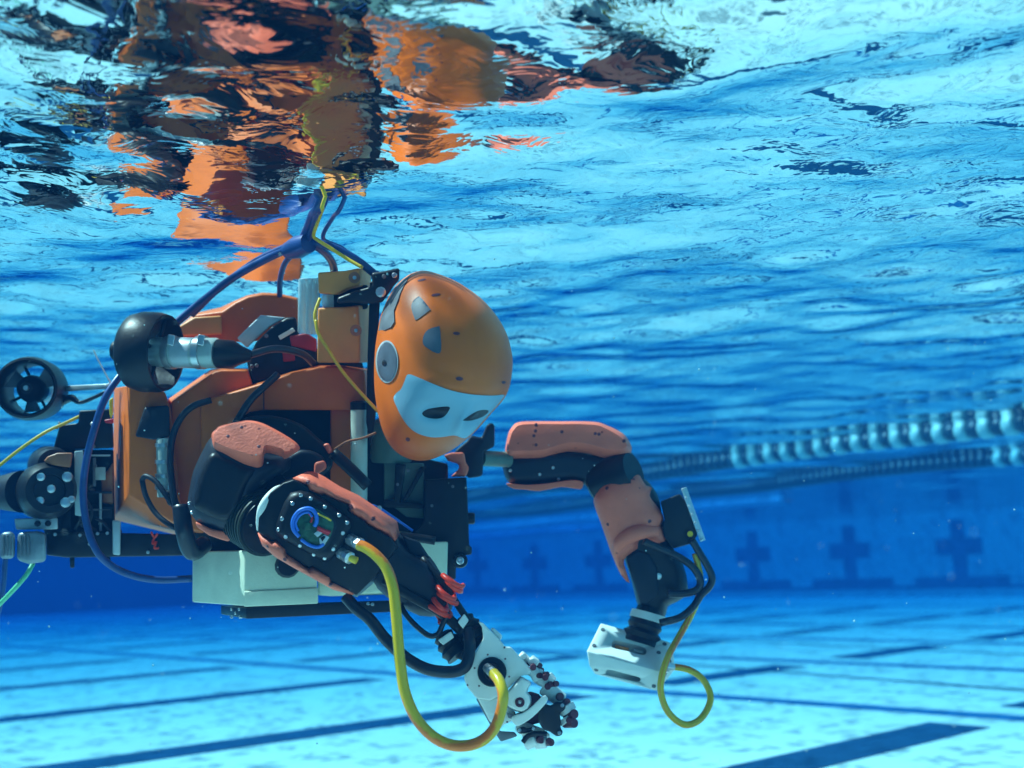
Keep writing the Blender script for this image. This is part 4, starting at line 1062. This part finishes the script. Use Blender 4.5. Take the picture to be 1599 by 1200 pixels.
for pts in (((815, 560), (845, 536), (868, 560), (842, 590)), ((862, 585), (905, 566), (940, 592), (925, 625), (880, 620)), ((880, 672), (930, 642), (955, 668), (905, 720)), ((950, 690), (985, 662), (1020, 690), (1028, 722), (985, 730))):
    slab('finger_block', Z7(*pts), 1.925, 0.03, M['white'], nh, 0.003)
for x, y in ((902, 628), (975, 690), (990, 745), (1120, 950), (1000, 1075)):
    lathe('joint_pin', P(*q7(x, y), 1.925), P(*q7(x, y), 1.912), [(0, 0.0055), (0.9, 0.0055), (1, 0.0045)], M['maroon'], nh, 14)
tube('finger_guard', [(*p, 1.915) for p in Z7((840, 1082), (870, 1045), (920, 1030), (985, 1032))], 0.004, M['black'], nh, 5, 8)

# ---- loose cables on the torso
def hose(pts, r, mat='hose_black', name='hose'):
    return tube(name, pts, r, M[mat], robot, 7, 12)
hose([(330, 625, 2.20), (303, 634, 2.19), (284, 651, 2.19), (271, 678, 2.19), (266, 712, 2.18), (268, 748, 2.18), (274, 785, 2.17), (289, 815, 2.17), (300, 850, 2.2)], 0.0062)
hose([(434, 585, 2.21), (412, 605, 2.19), (390, 627, 2.18), (368, 662, 2.17), (352, 690, 2.18)], 0.0070)
hose([(388, 555, 2.2), (430, 545, 2.22), (470, 552, 2.24), (490, 568, 2.26)], 0.0070)
hose([(222, 750, 2.22), (228, 744, 2.21), (243, 752, 2.2), (260, 775, 2.19), (278, 800, 2.19), (290, 830, 2.2)], 0.0050, 'navy')
hose([(222, 750, 2.22), (228, 775, 2.21), (242, 800, 2.2), (262, 818, 2.19), (285, 830, 2.2)], 0.0050, 'navy')
slab('cable_boot', [(255, 765), (272, 768), (282, 792), (262, 790)], 2.19, 0.02, M['black'], robot, 0.005)
hose([(283, 790, 2.15), (288, 830, 2.14), (300, 862, 2.16), (320, 850, 2.2)], 0.016)
hose([(205, 570, 2.30), (184, 592, 2.27), (163, 625, 2.25), (147, 672, 2.24), (134, 725, 2.24), (130, 775, 2.24), (137, 825, 2.24), (152, 862, 2.24), (176, 885, 2.25), (210, 900, 2.26), (250, 906, 2.28), (300, 904, 2.30)], 0.0070, 'hose_blue', 'blue_hose')
hose([(497, 520, 2.16), (492, 492, 2.16), (500, 466, 2.17)], 0.0030, 'yellow', 'yellow_cord')
hose([(494, 500, 2.158), (497, 520, 2.155), (512, 545, 2.15), (535, 580, 2.15), (562, 612, 2.14), (590, 642, 2.13), (602, 655, 2.16)], 0.0032, 'yellow', 'yellow_cord')
hose([(-10, 735, 2.36), (30, 703, 2.35), (70, 676, 2.35), (100, 662, 2.36), (126, 650, 2.38)], 0.0032, 'yellow', 'yellow_cord')
hose([(-12, 955, 2.33), (15, 928, 2.33), (40, 900, 2.34), (52, 880, 2.36)], 0.0046, 'greentube', 'green_tube')
hose([(8, 870, 2.36), (6, 905, 2.36), (2, 935, 2.36), (-8, 975, 2.36)], 0.0055, 'hose_blue', 'blue_hose')

# ================================================================ tether rising to the surface
tet = bpy.data.objects.new('tether_cable', None)
tet.location = P(480, 385, 2.2); link(tet); bpy.context.view_layer.update()
tag(tet, 'blue hoses and yellow cord running up from the robot through the water surface', 'cable')
def tt(name, pts, r, mat): return tube(name, pts, r, M[mat], tet, 8, 12)
up1 = P(500, 316, 2.06) + Vector((0.02, 0.02, 0.12))
tt('blue_hose', [P(196, 580, 2.32), P(235, 540, 2.34), P(278, 502, 2.36), P(322, 466, 2.35), P(370, 430, 2.32), P(425, 400, 2.27), P(465, 381, 2.22), P(478, 362, 2.18), P(488, 336, 2.12), P(500, 314, 2.06), up1], 0.0080, 'hose_blue')
tt('blue_hose', [P(300, 492, 2.40), P(345, 448, 2.37), P(400, 408, 2.30), P(450, 384, 2.24), P(475, 371, 2.20), P(492, 340, 2.13), P(506, 316, 2.06), up1 + Vector((0.02, 0.02, 0))], 0.0065, 'hose_blue')
tt('black_hose', [P(437, 462, 2.40), P(438, 435, 2.36), P(446, 410, 2.30), P(462, 394, 2.25), P(478, 381, 2.2), P(490, 350, 2.14), P(502, 318, 2.07), up1 + Vector((0.03, 0, 0))], 0.0056, 'hose_blue')
tt('blue_hose', [P(585, 428, 2.2), P(560, 408, 2.19), P(532, 392, 2.19), P(500, 380, 2.19), P(478, 378, 2.2), P(470, 384, 2.21)], 0.0076, 'hose_blue')
tt('blue_hose', [P(524, 432, 2.3), P(518, 408, 2.26), P(502, 390, 2.22), P(482, 380, 2.2), P(468, 382, 2.21)], 0.0076, 'hose_blue')
tt('blue_hose', [P(600, 432, 2.24), P(570, 415, 2.23), P(535, 388, 2.22), P(505, 372, 2.20), P(520, 340, 2.13), P(535, 318, 2.06), up1 + Vector((0.06, 0.0, 0))], 0.0040, 'hose_blue')
tt('yellow_cord', [P(566, 418, 2.16), P(545, 406, 2.17), P(520, 390, 2.175), P(498, 376, 2.17), P(490, 368, 2.165), P(496, 348, 2.12), P(504, 326, 2.06), P(506, 314, 2.045), up1 + Vector((0.03, -0.02, 0))], 0.0034, 'yellow')
lathe('cable_wrap', P(450, 392, 2.22), P(482, 380, 2.18), [(0, 0.016), (0.5, 0.021), (1, 0.018)], M['hose_blue'], tet, 20)

# ================================================================ lane ropes at the surface
AZR = math.radians(148.5)
RD = Vector((math.sin(AZR), math.cos(AZR), 0)); RN = Vector((math.cos(AZR) * -1, math.sin(AZR), 0))
def white_me():
    bm = bmesh.new(); r, h = 0.064, 0.034
    prof = [(-h, 0.012), (-h, r * 0.82), (-h * 0.8, r), (h * 0.8, r), (h, r * 0.82), (h, 0.012)]
    return prof
def float_mesh(name, prof, mat, seg=18):
    vs, fs = [], []
    side = RD.cross(Vector((0, 0, 1)))
    for s_, r in prof:
        for k in range(seg):
            a = 2 * math.pi * k / seg
            vs.append(RD * s_ + side * (math.cos(a) * r) + Vector((0, 0, math.sin(a) * r)))
    n = len(prof)
    for i in range(n - 1):
        for k in range(seg):
            fs.append((i * seg + k, i * seg + (k + 1) % seg, (i + 1) * seg + (k + 1) % seg, (i + 1) * seg + k))
    fs.append(tuple(range(seg))[::-1]); fs.append(tuple(range((n - 1) * seg, n * seg)))
    me = bpy.data.meshes.new(name); me.from_pydata([tuple(v) for v in vs], [], fs); me.update()
    me.materials.append(mat)
    me.polygons.foreach_set('use_smooth', [len(p.vertices) == 4 for p in me.polygons])
    return me
r, h = 0.056, 0.032
ME_W = float_mesh('white_float', [(-h, 0.012), (-h, r * 0.80), (-h * 0.7, r), (h * 0.7, r), (h, r * 0.80), (h, 0.012)], M['float_white'])
h = 0.029; r = 0.048
ME_B = float_mesh('pale_blue_float', [(-h, 0.012), (-h, r * 0.80), (-h * 0.7, r), (h * 0.7, r), (h, r * 0.80), (h, 0.012)], M['float_blue'], 12)
ME_D = float_mesh('dark_float', [(-h, 0.012), (-h, r * 0.8), (-h * 0.6, r), (h * 0.6, r), (h, r * 0.8), (h, 0.012)], M['float_dark'], 12)
def lane_rope(off, sections, s0, s1, label, dz):
    """sections = [(pixel column where it starts, kind)], from the right edge leftwards"""
    mid = RN * off + Vector((0, 0, H_SURF))
    def col(s):
        p = mid + RD * s
        c = R3.transposed() @ p
        return proj(p)[0] if c.z < -0.3 else 1e6
    root = bpy.data.objects.new('lane_rope', None)
    root.location = mid; link(root); bpy.context.view_layer.update()
    tag(root, label, 'lane rope', 'lane ropes across the pool')
    z = lambda s: H_SURF + dz + 0.012 * math.sin(s * 1.9 + off)
    pts = [RN * off + RD * s + Vector((0, 0, z(s))) for s in np.linspace(s0, s1, 40)]
    tube('cable', pts, 0.008, M['rope'], root, 2, 6)
    s = s0 + 0.1; k = 0
    while s < s1 - 0.1:
        x = col(s)
        kind = [q for lim, q in sections if x >= lim][0]
        white = kind == 'w' and k % 2 == 0
        me = ME_W if white else ME_B if kind == 'b' else ME_D
        o = bpy.data.objects.new(me.name.split('.')[0], me)
        o.location = RN * off + RD * s + Vector((0, 0, z(s)))
        o.rotation_euler = (random.gauss(0, 0.03), random.gauss(0, 0.03), random.gauss(0, 0.03))
        link(o, root)
        s += 0.071; k += 1
lane_rope(5.2, [(1150, 'w'), (-1e9, 'd')], -10.5, -2.8, 'nearest lane rope, its right half banded with white floats', -0.035)
lane_rope(7.17, [(1560, 'w'), (-1e9, 'd')], -17.0, -4.6, 'second lane rope, dark with the first white floats at the right edge', -0.04)
lane_rope(9.45, [(1235, 'd'), (-1e9, 'b')], -21.0, -9.6, 'third lane rope, dark right half ending short of the arm', -0.04)
lane_rope(11.8, [(1445, 'd'), (-1e9, 'b')], -26.0, -15.0, 'farthest short dark stretch of lane rope at the right edge', -0.04)

# ================================================================ specks adrift in the water
def specks():
    rng = random.Random(5)
    bm = bmesh.new()
    for i in range(430):
        d = rng.uniform(0.7, 2.2)
        x, y = rng.uniform(-60, 1660), rng.uniform(330, 1230)
        r_ = rng.choice([0.5, 0.6, 0.7, 0.9, 1.3]) * 0.0011 * (d / 1.8)
        p = P(x, y, d)
        if p.z > H_SURF - 0.05 or p.z < -H_FLOOR + 0.05: continue
        m_ = Matrix.Translation(p) @ Matrix.Rotation(rng.uniform(0, 3), 4, 'X') @ Matrix.Diagonal((r_, r_ * rng.uniform(0.6, 1.4), r_, 1))
        bmesh.ops.create_icosphere(bm, subdivisions=1, radius=1.0, matrix=m_)
    o = bm_obj('suspended_specks', bm, M['float_white'])
    tag(o, 'tiny pale specks and bubbles adrift in the water', kind='stuff')
specks()
